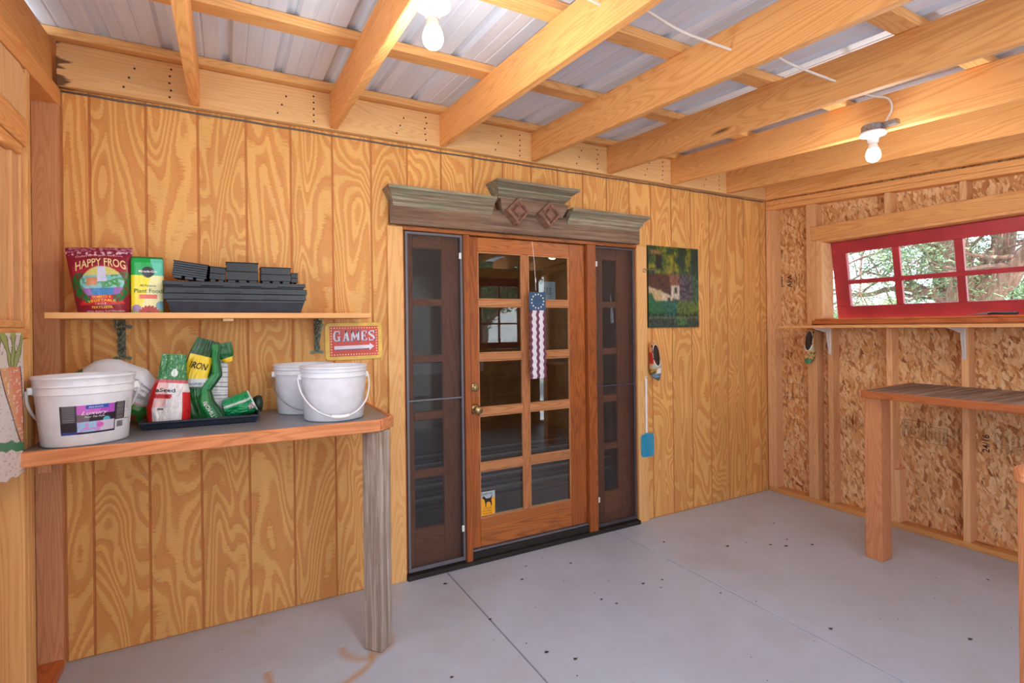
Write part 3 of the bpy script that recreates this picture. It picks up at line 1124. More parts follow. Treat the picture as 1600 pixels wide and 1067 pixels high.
def crown(x0, x1, zb, zt, out, ret0, ret1):
    """stepped crown; ends splay outward by ret"""
    h = zt - zb
    prof = [(0.058, 0.0), (0.066, 0.08), (0.066, 0.2), (0.058 + out * 0.28, 0.30), (0.058 + out * 0.42, 0.46), (0.058 + out * 0.5, 0.50), (0.058 + out * 0.5, 0.60),
            (0.058 + out * 0.85, 0.78), (0.058 + out, 0.82), (0.058 + out, 1.0)]
    mb = MB()
    A, B = [], []
    for d, t in prof:
        k = (d - 0.058) / out
        A.append((x0 - ret0 * k, -d, zb + h * t))
        B.append((x1 + ret1 * k, -d, zb + h * t))
    n_ = len(prof)
    back = [(x0 - ret0, -0.003, zt), (x1 + ret1, -0.003, zt), (x0, -0.003, zb), (x1, -0.003, zb)]
    vs_ = A + B + back
    fs = [(i, n_ + i, n_ + i + 1, i + 1) for i in range(n_ - 1)]
    fs += [(n_ - 1, 2 * n_ - 1, 2 * n_ + 1, 2 * n_), (0, 2 * n_ + 2, 2 * n_ + 3, n_)]
    fs += [tuple(list(range(n_)) + [2 * n_, 2 * n_ + 2]), tuple(list(range(2 * n_ - 1, n_ - 1, -1)) + [2 * n_ + 3, 2 * n_ + 1])]
    fs += [(2 * n_, 2 * n_ + 1, 2 * n_ + 3, 2 * n_ + 2)]
    mb.add(vs_, fs)
    return mb


obj('crown_moulding', crown(1.325, 1.925, 2.085, 2.180, 0.075, 0.045, -0.0), M['grey_g'], pd)
obj('crown_moulding', crown(2.470, 3.075, 2.070, 2.170, 0.075, 0.0, 0.045), M['grey_g'], pd)
obj('crown_cap', crown(1.972, 2.440, 2.185, 2.280, 0.11, 0.06, 0.06), M['grey_g'], pd)
mb = MB().hexa([(1.985, -0.085, 2.10), (2.415, -0.085, 2.10), (2.400, -0.003, 2.10), (2.0, -0.003, 2.10),
                (1.955, -0.115, 2.184), (2.455, -0.115, 2.184), (2.440, -0.003, 2.184), (1.965, -0.003, 2.184)])
obj('centre_block', mb, M['grey_x'], pd, bevel=0.003)
for cx in (2.075, 2.300):
    c = (cx, -0.088, 2.112)
    h = 0.083
    mb = MB()
    for r0, y0, r1, y1 in ((h, -0.088, h * 0.95, -0.122), (h * 0.95, -0.122, h * 0.72, -0.126), (h * 0.72, -0.126, h * 0.64, -0.112), (h * 0.64, -0.112, h * 0.5, -0.112), (h * 0.5, -0.112, h * 0.42, -0.130), (h * 0.42, -0.130, 0.0, -0.146)):
        P = [[(cx + dx * r, y, 2.112 + dz * r) for dx, dz in ((0, -1), (1, 0), (0, 1), (-1, 0))] for r, y in ((r0, y0), (r1, y1))]
        mb.add(P[0] + P[1], [(i, (i + 1) % 4, 4 + (i + 1) % 4, 4 + i) for i in range(4)])
    mb.prism([(cx, 2.112 - h), (cx + h, 2.112), (cx, 2.112 + h), (cx - h, 2.112)], 'y', -0.088, -0.050)
    obj('carved_diamond', mb, M['red_wood'], pd)

# ================================================================ room behind the door
ir = struct('wall_1')
wallm = plain('tan panelling', (150, 118, 74), 0.6, var=0.15, scale=4)
darkm = plain('dark brown ceiling', (110, 96, 84), 0.8)
obj('inner_wall', MB().box((0.2, 4.2, 0), (5.2, 4.3, 2.7)), wallm, ir)
obj('inner_wall', MB().box((4.6, 0.14, 0), (4.7, 4.19, 2.7)), wallm, ir)
mb = MB().box((0.1, 0.14, 0), (0.2, 2.0, 2.7))
mb.box((0.1, 3.2, 0), (0.2, 4.3, 2.7)).box((0.1, 2.0, 0), (0.2, 3.2, 0.8)).box((0.1, 2.0, 2.0), (0.2, 3.2, 2.7))
obj('inner_wall', mb, wallm, ir)
obj('inner_ceiling', MB().box((0.1, 0.14, 2.7), (4.7, 4.3, 2.75)), darkm, ir)
obj('inner_floor', MB().box((0.1, 0.141, -0.1), (4.7, 4.3, 0.001)), plain('inner grey floor', (120, 112, 100), 0.35), ir)
# striped rug
rg = MB()
stripe = [plain('rug grey', (128, 122, 118), 0.9), plain('rug dark', (52, 48, 48), 0.9), plain('rug cream', (206, 196, 184), 0.9)]
for k in range(26):
    rg.box((1.7 + 0.0, 1.0 + k * 0.07, 0.0015), (4.2, 1.0 + k * 0.07 + (0.068), 0.008), (0, 1, 0, 2, 1)[k % 5])
tag(obj('striped_rug', rg, stripe), 'dark rug with pale stripes on the floor seen through the glazed door', 'rug')
# dining table inside with a cloth edge
tb = thing('dining_table', 'table with a white-edged dark cloth seen through the left glass panes of the door', 'table', (2.4, 3.0, 0))
mb = MB().box((1.7, 2.7, 1.02), (3.15, 3.4, 1.06))
obj('tabletop', mb, plain('dark tabletop', (56, 62, 76), 0.5), tb, bevel=0.004)
mb = MB().box((1.69, 2.685, 0.90), (3.16, 2.699, 1.018))
obj('cloth_edge', mb, plain('white cloth', (196, 190, 184), 0.8), tb)
for xx in (1.78, 3.05):
    for yy in (2.76, 3.3):
        obj('leg', MB().box((xx, yy, 0.001), (xx + 0.06, yy + 0.06, 1.018)), M['side_z'], tb)

# ================================================================ lamps
def bulb_fix(loc, box, label, tabdir, energy):
    x, y, z = loc      # z = underside of the porcelain plate
    t = thing('ceiling_lamp', label, 'lamp', (x, y, z), 'bare bulb lampholders on the rafters')
    mb = MB().lathe([(0.0, 0.0), (0.019, -0.0)] if False else [(0.058, 0.006), (0.060, 0.0), (0.056, -0.008), (0.040, -0.014), (0.028, -0.020), (0.024, -0.030), (0.023, -0.044), (0.019, -0.046)], (x, y, z), 36)
    obj('porcelain_holder', mb, M['ceramic'], t, smooth='all')
    mb = MB().lathe([(0.051, 0.006), (0.051, 0.042), (0.046, 0.045)], (x, y, z), 8, M=Matrix.Rotation(pi / 8, 3, 'Z'))
    b_ = obj('octagon_box', mb, M['steel'], t, bevel=0.002)
    mb = MB().box((x - 0.003, y - 0.105 if tabdir < 0 else y + 0.04, z + 0.022), (x + 0.003 + 0.03, y - 0.04 if tabdir < 0 else y + 0.105, z + 0.043))
    subp('fixing_tab', MB_shift(mb, t.location), M['steel'], b_)
    prof = [(0.016, -0.044), (0.018, -0.052), (0.020, -0.062)]
    mb = MB().lathe(prof + [(0.0235, -0.074)], (x, y, z), 24)
    bn = obj('bulb_neck', mb, M['bulb_neck'], t, smooth='all')
    pr = [(0.0236, -0.074), (0.028, -0.084), (0.0315, -0.096), (0.0325, -0.107), (0.031, -0.118), (0.026, -0.128), (0.018, -0.135), (0.009, -0.139), (0.0, -0.140)]
    obj('bulb', MB().lathe(pr, (x, y, z), 28), M['bulb'], t, smooth='all')
    ld = bpy.data.lights.new('bulb_light', 'POINT')
    ld.energy = energy
    ld.color = (1.0, 0.95, 0.88)
    ld.shadow_soft_size = 0.06
    lo = bpy.data.objects.new('bulb_light', ld)
    COL.objects.link(lo)
    lo.parent = t
    lo.location = (0, 0, -0.215)
    return t


def MB_shift(mb, off):
    mb.v = [tuple(Vector(p) - Vector(off)) for p in mb.v]
    return mb


bulb_fix((1.092, -1.335, 2.418), None, 'bare lit bulb on a white porcelain holder nearest the camera, beside the second rafter', -1, BULB)
bulb_fix((3.362, -1.448, 2.352), None, 'small lit bulb on a porcelain holder and metal box at right, on a rafter side', -1, BULB)

# cable runs through the rafters
mb = MB()
cabs = [[(1.045, -1.40, 2.475), (1.2, -1.47, 2.50), (1.45, -1.50, 2.49), (1.625, -1.515, 2.462)],
        [(1.625, -1.515, 2.462), (1.72, -1.50, 2.535), (1.86, -1.49, 2.515), (2.0, -1.51, 2.475), (2.235, -1.533, 2.455)],
        [(2.235, -1.533, 2.455), (2.38, -1.53, 2.520), (2.55, -1.54, 2.480), (2.84, -1.578, 2.444)],
        [(2.84, -1.578, 2.444), (2.98, -1.56, 2.50), (3.15, -1.43, 2.575), (3.27, -1.40, 2.572), (3.36, -1.44, 2.545), (3.395, -1.50, 2.515), (3.400, -1.515, 2.46), (3.385, -1.495, 2.40)]]


def crv(P, k=8):
    P = [Vector(p) for p in P]
    P = [P[0] * 2 - P[1]] + P + [P[-1] * 2 - P[-2]]
    out = []
    for i in range(1, len(P) - 2):
        for j in range(k):
            t = j / k
            a, b, c, d = P[i - 1:i + 3]
            out.append(0.5 * ((2 * b) + (c - a) * t + (2 * a - 5 * b + 4 * c - d) * t * t + (3 * b - a - 3 * c + d) * t ** 3))
    out.append(P[-2])
    return out


for i, c in enumerate(cabs):
    o = obj('electrical_cable', MB().tube(crv(c), 0.0052, 8), M['cable'], smooth='all')
    tag(o, ['white cable at the top edge entering the third rafter near the near bulb', 'white cable drooping across the gap before the fourth rafter', 'white cable between the fourth and fifth rafters, ending in a drilled hole',
            'white cable bending down into the metal box of the right bulb'][i], 'cable', 'white electrical cables between the rafters')

# ================================================================ left counter
CZ = 1.013
ct = thing('wall_counter', 'grey-topped wooden counter on a weathered post along the left part of the wall', 'counter', (0.5, -0.3, 0))
pol = [(-0.090, -0.036), (-0.090, -0.585), (1.104, -0.606), (1.174, -0.527), (1.182, -0.003), (-0.090, -0.003)]
pol_in = [(-0.086, -0.003), (-0.086, -0.563), (1.095, -0.584), (1.155, -0.517), (1.162, -0.003)]
obj('worktop', MB().prism(pol_in, 'z', CZ - 0.012, CZ), M['ctop'], ct)
obj('base_board', MB().prism(pol_in, 'z', CZ - 0.045, CZ - 0.0125), M['edge_x'], ct)


def fascia(p, q, t=0.020, h=0.050, nm='edge_board', mat='edge_x'):
    p, q = Vector((*p, 0)), Vector((*q, 0))
    d = (q - p).normalized()
    nrm = Vector((d.y, -d.x, 0))
    a = [p, q, q + nrm * t, p + nrm * t]
    mb = MB().hexa([(v.x, v.y, CZ - h) for v in a] + [(v.x, v.y, CZ + 0.001) for v in a])
    return obj(nm, mb, M[mat], ct, bevel=0.004)


fascia((-0.090, -0.5635), (1.103, -0.5845))
fascia((1.0965, -0.5845), (1.1560, -0.5175))
fascia((1.1630, -0.520), (1.1635, -0.004))
mb = MB()
Mr = Matrix.Rotation(radians(40), 3, 'Z')
mb.rbox((1.097, -0.541, (CZ - 0.052) / 2 + 0.0005), (0.088, 0.088, CZ - 0.053), Mr)
obj('leg', mb, M['grey4x4'], ct, bevel=0.006, seg=2)
obj('support_cleat', MB().box((-0.088, -0.40, 0.90), (-0.050, -0.001, 0.960)), M['stud_old'], ct, bevel=0.003)

# ---------------------------------------------------------------- plywood shelf
SZ = 1.488
sh = thing('wall_shelf', 'pale plywood shelf on two ornate iron brackets above the left counter', 'shelf', (0.5, 0, SZ))
obj('board', MB().box((-0.092, -0.280, SZ - 0.024), (1.146, -0.001, SZ)), M['shelf'], sh, bevel=0.0015)
obj('cleat', MB().box((0.505, -0.262, SZ - 0.036), (0.545, -0.02, SZ - 0.0245)), M['jamb'], sh, bevel=0.001)


def ornate(x, lab):
    mb = MB()
    mb.box((x - 0.012, -0.155, SZ - 0.030), (x + 0.012, -0.004, SZ - 0.0245))       # top plate
    mb.box((x - 0.012, -0.006, SZ - 0.20), (x + 0.012, -0.0005, SZ - 0.03))         # wall plate
    for dx, dz in ((-0.024, -0.196), (0.024, -0.196), (0.026, -0.055)):
        mb.lathe([(0.010, 0), (0.010, 0.004), (0.0, 0.0045)], (x + dx, -0.001, SZ + dz), 12, M=Matrix.Rotation(pi / 2, 3, 'X'))
        mb.tube([(x, -0.004, SZ + dz + 0.008), (x + dx, -0.004, SZ + dz)], 0.004, 6)
    # scrolling vine
    for s, ph in ((0.9, 0.0), (0.6, 1.8), (1.2, 3.6)):
        P = []
        for k in range(34):
            t = k / 33
            z = -0.032 - 0.155 * t
            env = (1 - t) ** 1.3
            P.append((x + 0.010 * sin(t * 13 + ph), -0.012 - 0.118 * env * s * (0.55 + 0.3 * sin(t * 9 + ph)) * 0.9, SZ + z))
        mb.tube(P, 0.0042, 6)
    P = [(x, -0.150 + 0.02 * sin(k * 0.6) * (k / 14), SZ - 0.03 - 0.045 * k / 14) for k in range(15)]
    mb.tube(P, [0.006 * (1 - k / 18) for k in range(15)], 6)
    for k in range(26):           # leaves
        t = random.random()
        c = Vector((x + random.uniform(-0.012, 0.012), -0.02 - 0.115 * (1 - t) ** 1.3 * random.random(), SZ - 0.04 - 0.14 * t))
        a = random.uniform(0, 6.28)
        R_ = Matrix.Rotation(a, 3, 'X') @ Matrix.Rotation(random.uniform(-.6, .6), 3, 'Z')
        mb.add([c + R_ @ Vector(q) for q in ((0, 0, -0.014), (0.006, 0.002, 0), (0, 0, 0.015), (-0.006, 0.002, 0), (0, 0.004, 0))], [(0, 1, 4), (1, 2, 4), (2, 3, 4), (3, 0, 4)])
    obj('bracket', mb, M['iron'], sh, smooth=40)


ornate(0.110, 0)
ornate(0.928, 1)


# ---------------------------------------------------------------- bags
def lerp(a, b, t):
    return a + (b - a) * t


def samp(tab, v):
    """tab: list of (v, value...) sorted; linear lookup"""
    for i in range(len(tab) - 1):
        if v <= tab[i + 1][0]:
            t = (v - tab[i][0]) / max(1e-9, tab[i + 1][0] - tab[i][0])
            t = t * t * (3 - 2 * t) * 0.5 + t * 0.5
            return [lerp(a, b, t) for a, b in zip(tab[i][1:], tab[i + 1][1:])]
    return list(tab[-1][1:])


def bag_fns(tab, wr=0.004, seed=0.0, pw=0.55, wdir=None):
    """tab rows: v, x, y, z (spine), halfwidth, halfthick.  Returns front(u, v), back(u, v); u in -1..1"""
    def frame(v):
        p = samp(tab, v)
        q = samp(tab, min(1, v + 0.02))
        r = samp(tab, max(0, v - 0.02))
        d = Vector((q[0] - r[0], q[1] - r[1], q[2] - r[2]))
        d = d.normalized() if d.length > 1e-6 else Vector((0, 0, 1))
        W = Vector(wdir) if wdir else Vector((1, 0, 0))
        W = (W - d * W.dot(d)).normalized()
        Nn = d.cross(W)
        if Nn.y > 0:
            Nn = -Nn
        return Vector(p[:3]), W, Nn, p[3], p[4]

    def surf(u, v, sgn):
        c, W, Nn, hw, ht = frame(v)
        e = max(0.0, 1 - abs(u) ** 2.6) ** pw
        q = c + W * (u * hw) + Nn * (sgn * ht * e)
        k = noise.noise(Vector((u * 2.2 + seed, v * 3.5 + sgn * 5, seed))) * 1.0 + 0.6 * abs(noise.noise(Vector((u * 5 + seed, v * 8, seed + sgn))))
        return q + Nn * (sgn * wr * k * (0.25 + e))
    return (lambda u, v: surf(u, v, 1)), (lambda u, v: surf(u, v, -1)), frame


def bag_mesh(tab, colfn, nu=60, nv=80, **k):
    F, B, fr = bag_fns(tab, **k)
    mb = MB()
    mb.grid(lambda a, b: F(a * 2 - 1, b), nu, nv, colfn=lambda a, b: colfn(a * 2 - 1, b, 1))
    mb.grid(lambda a, b: B(a * 2 - 1, b), nu // 2, nv // 2, colfn=lambda a, b: colfn(a * 2 - 1, b, -1), flip=True)
    # closed bottom and top seams
    nb = nu
    return mb, F, fr


def onbag(F, tab, off=0.0012):
    """metres-from-centre-bottom mapping onto the bag front"""
    H = sum((Vector(tab[i + 1][1:4]) - Vector(tab[i][1:4])).length for i in range(len(tab) - 1))
    def fn(u, v):
        vv = min(0.999, max(0.001, v / H))
        hw = samp(tab, vv)[3]
        uu = max(-0.995, min(0.995, u / hw))
        p = F(uu, vv)
        e = 0.02
        a = F(min(1, uu + e), vv) - F(max(-1, uu - e), vv)
        b = F(uu, min(1, vv + e)) - F(uu, max(0, vv - e))
        nn = a.cross(b)
        nn = nn.normalized() if nn.length > 1e-9 else Vector((0, -1, 0))
        if nn.y > 0:
            nn = -nn
        return p + nn * off
    return fn, H


C_ = lambda r, g, b: lin((r, g, b))


def nz(x, y, s=0.0):
    return noise.noise(Vector((x, y, s)))


# -- red fertilizer pouch
tab = [(0.0, 0.078, -0.190, SZ + 0.001, 0.087, 0.034), (0.12, 0.077, -0.190, SZ + 0.032, 0.090, 0.040), (0.5, 0.070, -0.186, SZ + 0.130, 0.098, 0.032), (0.86, 0.062, -0.175, SZ + 0.232, 0.108, 0.010), (1.0, 0.060, -0.168, SZ + 0.270, 0.112, 0.002)]


def c_frog(u, v, s):
    mar = C_(140, 28, 52)
    if s < 0:
        return mar
    h = v * 0.27
    x = u * samp(tab, v)[3]
    if v > 0.93:
        return C_(176, 110, 130) if nz(u * 9, v * 50) > 0.05 else C_(122, 24, 48)
    if v > 0.88:
        return C_(130, 30, 56) if nz(u * 12, v * 30, 3) < 0.12 else C_(214, 180, 196)
    # oval picture
    dx, dz = (x - 0.005) / 0.072, (h - 0.125) / 0.066
    d = dx * dx + dz * dz
    if d < 1 and h > 0.075:
        if abs(dx) < 0.22 - dz * 0.05 and h > 0.13:
            return C_(206, 210, 236)
        if h < 0.10:
            return C_(54, 128, 190) if abs(dx) < 0.5 else C_(150, 98, 178)
        if abs(dx - 0.42) < 0.3 and abs(dz + 0.05) < 0.3 and nz(x * 90, h * 90) > -0.1:
            return C_(70, 150, 60)
        if abs(dx + 0.45) < 0.25 and abs(dz - 0.1) < 0.3:
            return C_(206, 140, 96)
        if dz > 0.55:
            return C_(210, 206, 120)
        return C_(130, 196, 196) if nz(x * 60, h * 60, 4) > -0.15 else C_(96, 160, 120)
    if abs(x) > 0.035 and 0.045 < h < 0.17 and d < 1.9:
        g = nz(x * 130, h * 60, 7)
        return C_(20, 112, 52) if g > -0.1 else C_(120, 50, 50)
    if 0.035 < h < 0.075 and abs(x) < 0.075 - (h - 0.035) * 0.5:
        return C_(206, 40, 36)
    if 0.165 < h < 0.195 and abs(x) < 0.09:
        return C_(170, 38, 62)
    return C_(136, 26, 48)


mb, F, fr = bag_mesh(tab, c_frog, 90, 120, wr=0.003, seed=1.3)
t = thing('fertilizer_bag', 'maroon organic fertilizer pouch with a picture of a garden, leftmost on the shelf', 'bag', (0.078, -0.19, SZ))
obj('pouch', mb, M['print'], t, smooth='all')
fn, H = onbag(F, tab)
mb = MB()
put_text(mb, 'HAPPY FROG', lambda u, v: fn(u + 0.003, v - 2.2 * u * u), 0, 0.207, 0.029, bold=0.02, sx=0.70)
obj('lettering', mb, plain('cream ink', (232, 206, 150), 0.5), t)
mb = MB()
put_text(mb, 'Crafted for Organic Gardening', lambda u, v: fn(u, v - 1.2 * u * u), 0, 0.238, 0.0085, sx=1.05)
obj('lettering', mb, plain('pink ink', (240, 206, 216), 0.5), t)
mb = MB()
put_text(mb, '5-7-3', fn, 0.0, 0.040, 0.010, bold=0.02)
obj('lettering', mb, plain('pink ink', (240, 206, 216), 0.5), t)
mb = MB()
put_text(mb, 'With Active Soil Microbes', fn, 0.010, 0.008, 0.0075, sx=1.1)
obj('lettering', mb, plain('pink ink', (240, 206, 216), 0.5), t)
mb = MB()
put_text(mb, 'TOMATO &', lambda u, v: fn(u, v - 2.0 * u * u), 0, 0.070, 0.0085, bold=0.02)
put_text(mb, 'VEGETABLE', lambda u, v: fn(u, v - 2.4 * u * u), 0, 0.056, 0.011, bold=0.02, sx=1.15)
put_text(mb, 'FERTILIZER', fn, 0.0, 0.023, 0.009, bold=0.02, sx=1.1)
obj('lettering', mb, plain('yellow ink', (246, 196, 60), 0.5), t)

# -- green and yellow plant-food carton (soft box)
tab2 = [(0.0, 0.226, -0.190, SZ + 0.001, 0.058, 0.030), (0.9, 0.226, -0.188, SZ + 0.212, 0.058, 0.028), (0.97, 0.226, -0.188, SZ + 0.230, 0.057, 0.020), (1.0, 0.226, -0.186, SZ + 0.238, 0.055, 0.006)]


def c_food(u, v, s):
    if s < 0:
        return C_(240, 210, 40)
    x = u * 0.061
    h = v * 0.238
    if (x - 0.004) ** 2 + (h - 0.165) ** 2 < 0.023 ** 2:
        return C_(36, 44, 50)
    d = sqrt((x - 0.008) ** 2 + (h - 0.0) ** 2)
    a = atan2(h, x - 0.008)
    if d < 0.036 + 0.006 * abs(sin(a * 9)):
        return C_(196, 54, 40) if (sin(a * 18) > -0.4 and d > 0.01) else C_(120, 40, 30)
    if (x + 0.038) ** 2 + (h - 0.028) ** 2 < 0.017 ** 2:
        return C_(150, 120, 170)
    if (x - 0.052) ** 2 + (h - 0.04) ** 2 < 0.02 ** 2:
        return C_(110, 160, 170)
    if h < 0.02:
        return C_(130, 160, 90)
    if h > 0.228:
        return C_(30, 120, 60)
    if h > 0.150:
        return C_(20, 168, 76) if x < 0.02 - (h - .19) * 0.2 else C_(90, 196, 170)
    if 0.068 < h < 0.084 and abs(x - 0.004) < 0.033:
        return C_(226, 110, 90)
    return C_(246, 226, 40) if x < 0.0 + 0.03 * (h - 0.1) * 10 else C_(238, 232, 170)


mb, F, fr = bag_mesh(tab2, c_food, 70, 110, wr=0.0012, seed=4.3, pw=0.22)
t = thing('plant_food_box', 'green and yellow plant food packet with a red flower, right of the maroon pouch', 'box', (0.222, -0.19, SZ))
obj('packet', mb, M['print'], t, smooth='all')
fn, H = onbag(F, tab2, 0.0015)
mb = MB()
put_text(mb, 'Miracle-Gro', fn, 0.004, 0.166, 0.0095, bold=0.02)
obj('lettering', mb, M['white'], t)
mb = MB()
put_text(mb, 'All Purpose', fn, 0.004, 0.114, 0.0085)
put_text(mb, 'Plant Food', fn, 0.004, 0.096, 0.0145, bold=0.005, sx=1.12)
obj('lettering', mb, plain('dark green ink', (40, 90, 50), 0.5), t)


# -- nested black seed trays and cell packs
def tray(mb, cx, cy, z, L_, W_, H_, flare=0.02, rim=0.012, ribs=0, th=0.002, rimh=0.01):
    """open tray: tapered walls with a lip; hollow"""
    l0, w0 = L_ / 2 - flare, W_ / 2 - flare
    l1, w1 = L_ / 2, W_ / 2
    def ring(l, w_, zz):
        return [(cx - l, cy - w_, zz), (cx + l, cy - w_, zz), (cx + l, cy + w_, zz), (cx - l, cy + w_, zz)]
    R_ = [ring(l0, w0, z), ring(l1, w1, z + H_ - rimh), ring(l1 + rim, w1 + rim, z + H_ - rimh), ring(l1 + rim, w1 + rim, z + H_), ring(l1 - th, w1 - th, z + H_), ring(l0 - th, w0 - th, z + th)]
    vs_ = [p for r in R_ for p in r]
    fs = [(3, 2, 1, 0), (20, 21, 22, 23)]
    for i in range(5):
        for k in range(4):
            a, b = i * 4 + k, i * 4 + (k + 1) % 4
            fs.append((a, b, b + 4, a + 4))
    mb.add(vs_, fs)
    return mb


t = thing('seed_tray', 'long black seed tray with a rounded grey belly, bottom of the stack on the shelf', 'tray', (0.57, -0.155, SZ))
mb = tray(MB(), 0.568, -0.155, SZ + 0.001, 0.538, 0.222, 0.055, 0.014, 0.002)
obj('tray_body', mb, M['blackpl2'], t, bevel=0.004, seg=2)
mb = MB()
for k in range(14):
    mb.box((0.33 + k * 0.036, -0.2665, SZ + 0.012), (0.335 + k * 0.036, -0.2635, SZ + 0.055))
# flared lower belly ribs sit on the front face
for k, (dz, dl) in enumerate(((0.056, 0.0), (0.082, 0.004), (0.108, -0.002))):
    mb = tray(MB(), 0.566 + dl, -0.155, SZ + dz, 0.545, 0.232, 0.0255, 0.002, 0.006, rimh=0.0245 if k < 2 else 0.016)
    for q in range(3):
        mb.box((0.36 + q * 0.15 + dl, -0.2790, SZ + dz + 0.004), (0.425 + q * 0.15 + dl, -0.2765, SZ + dz + 0.012))
    o = obj('seed_tray', mb, M['blackpl'], None, loc=(0.566, -0.155, SZ + dz), bevel=0.002, seg=2)
    tag(o, ['flat black seed tray resting on the belly tray, lowest of three rims', 'flat black seed tray, middle of the three stacked rims', 'flat black seed tray with a shiny rim, top of the stack under the cell packs'][k], 'tray', 'nested flat seed trays on the shelf')


def cellpack(cx, cy, z, wx, wy, h, lab, rot, layers=4, cells=3):
    """nested cell packs lying upside down: smooth skirt, fine stacked rims, a notched foot"""
    t = thing('cell_pack', lab, 'planter', (cx, cy, z), 'black cell packs on the seed trays')
    R_ = rot
    o0 = Vector((cx, cy, z))
    mb = MB()
    nl = layers
    for q in range(nl):
        z0 = 0.012 + (h - 0.012) * q / nl
        z1 = 0.012 + (h - 0.012) * (q + 1) / nl
        k = 1 - 0.015 * (q % 2)
        mb.rbox(o0 + R_ @ Vector((0, 0, (z0 + z1) / 2)), (wx * k, wy * k, (z1 - z0) * 0.97), R_)
    mb.rbox(o0 + R_ @ Vector((0, 0, h + 0.001)), (wx + 0.004, wy + 0.004, 0.004), R_)
    obj('body', mb, M['blackpl'], t, bevel=0.0012)
    mb = MB()
    n_ = max(2, cells)
    for i in range(n_):
        c = -wx / 2 + wx * (i + 0.5) / n_
        mb.rbox(o0 + R_ @ Vector((c, 0, 0.006)), (wx / n_ - 0.012, wy - 0.002, 0.0118), R_)
    obj('feet', mb, M['blackpl2'], t, bevel=0.001)
    return t


Z2 = SZ + 0.1345
I3 = Matrix.Identity(3)
cellpack(0.381, -0.17, Z2 + 0.010, 0.130, 0.10, 0.072, 'bundle of black cell packs lying tilted at the left end of the trays', Matrix.Rotation(radians(8), 3, 'Y') @ Matrix.Rotation(radians(-6), 3, 'Z'), 6)
cellpack(0.483, -0.17, Z2 + 0.002, 0.062, 0.095, 0.066, 'narrow black cell pack wedged upright between its two wider neighbours', Matrix.Rotation(radians(4), 3, 'Y'), 2, 2)
cellpack(0.583, -0.175, Z2 + 0.001, 0.128, 0.11, 0.090, 'tallest black cell pack, at the middle of the trays', I3, 2)
cellpack(0.722, -0.17, Z2 + 0.001, 0.128, 0.11, 0.074, 'lower black cell pack right of the tallest one', I3, 2)
cellpack(0.807, -0.12, Z2 + 0.001, 0.030, 0.10, 0.056, 'thin black cell pack standing at the right end of the trays', I3, 2, 1)


# ---------------------------------------------------------------- buckets
def bail(mb, cx, cy, z, rx, ry, drop, r, sgn=-1, n=40):
    P = [(cx + rx * cos(pi * k / n), cy + sgn * ry * sin(pi * k / n), z - drop * sin(pi * k / n) ** 0.9) for k in range(n + 1)]
    mb.tube(P, r, 8)
    return P


def bucket(cx, cy, rb, rt, h, label, bailmat, sgn=-1, sx=1.0, sy=1.0, grip=True, z=CZ + 0.001, rot=0.0, grp='white round buckets on the counter', ridges=(0.80, 0.90)):
    t = thing('bucket', label, 'bucket', (cx, cy, z), grp)
    th = 0.003
    def rr(f):
        return rb + (rt - rb) * f
    prof = [(rb - 0.006, 0.0), (rb, 0.005)]
    last = 0.005 / h
    for q in ridges:
        prof += [(rr(q - 0.01), h * (q - 0.012)), (rr(q) + 0.005, h * (q - 0.002)), (rr(q) + 0.005, h * (q + 0.012)), (rr(q) + 0.0025, h * (q + 0.02))]
    prof += [(rr(1.0) + 0.002, h * 0.955), (rr(1) + 0.006, h * 0.965), (rr(1) + 0.006, h * 0.992), (rr(1) + 0.002, h), (rr(1) - th, h * 0.995), (rb - th, 0.008), (0.0001, 0.006)]
    Mr_ = Matrix.Rotation(rot, 3, 'Z')
    mb = MB().lathe(prof, (cx, cy, z), 64, sx, sy, M=Mr_)
    obj('tub', mb, M['white_pl'], t, smooth=50)
    zp = z + h * 0.80
    mb = MB()
    drop = h * 0.70
    P = bail(mb, cx, cy, zp, (rt + 0.013) * sx, (rt + 0.014) * sy, drop, 0.0022 if bailmat == 'wire' else (0.0052 if sgn > 0 else 0.0034), sgn)
    mb.v = [tuple(Mr_ @ (Vector(p) - Vector((cx, cy, 0))) + Vector((cx, cy, 0))) for p in mb.v]
    hd = obj('handle', mb, M[bailmat], t, smooth='all')
    if grip:
        mb = MB()
        G = [Mr_ @ (Vector(p) - Vector((cx, cy, 0))) + Vector((cx, cy, 0)) for p in P[17:24]]
        mb.tube(G, 0.0085, 12)
        for g in G[1:-1]:
            pass
        subp('grip', MB_shift(mb, t.location), M['white_lip'], hd, smooth=40)
    for s_ in (-1, 1):
        mb = MB()
        c = Vector((cx, cy, zp)) + Mr_ @ Vector((s_ * (rt + 0.004) * sx, 0, 0))
        mb.rbox(c, (0.016, 0.020, 0.026), Mr_)
        obj('ear', mb, M['white_lip'], t, bevel=0.004, seg=2)
    return t


bucket(0.940, -0.420, 0.127, 0.140, 0.236, 'white round bucket in front with a hanging white bail and grip, nearest the counter end', 'white_lip')
bucket(0.846, -0.150, 0.118, 0.132, 0.232, 'white round bucket behind the front one, with a thin wire bail', 'wire', grip=False)
bk = bucket(0.066, -0.468, 0.122, 0.142, 0.245, 'white oval tub with a purple and black label, at the left end of the counter', 'white_lip', sgn=1, sx=1.03, sy=0.76, grip=False, grp=None, ridges=(0.74, 0.85), rot=radians(17))


# label wrapped on the oval tub
def oval(u, v):
    """u metres round from the front centre, v metres above the counter"""
    f = v / 0.245
    r = 0.122 + 0.020 * f + 0.0012
    a = -pi / 2 + u / 0.125
    q = Matrix.Rotation(radians(17), 3, 'Z') @ Vector((r * 1.03 * cos(a), r * 0.76 * sin(a), 0))
    return Vector((0.066 + q.x, -0.468 + q.y, CZ + 0.001 + v))


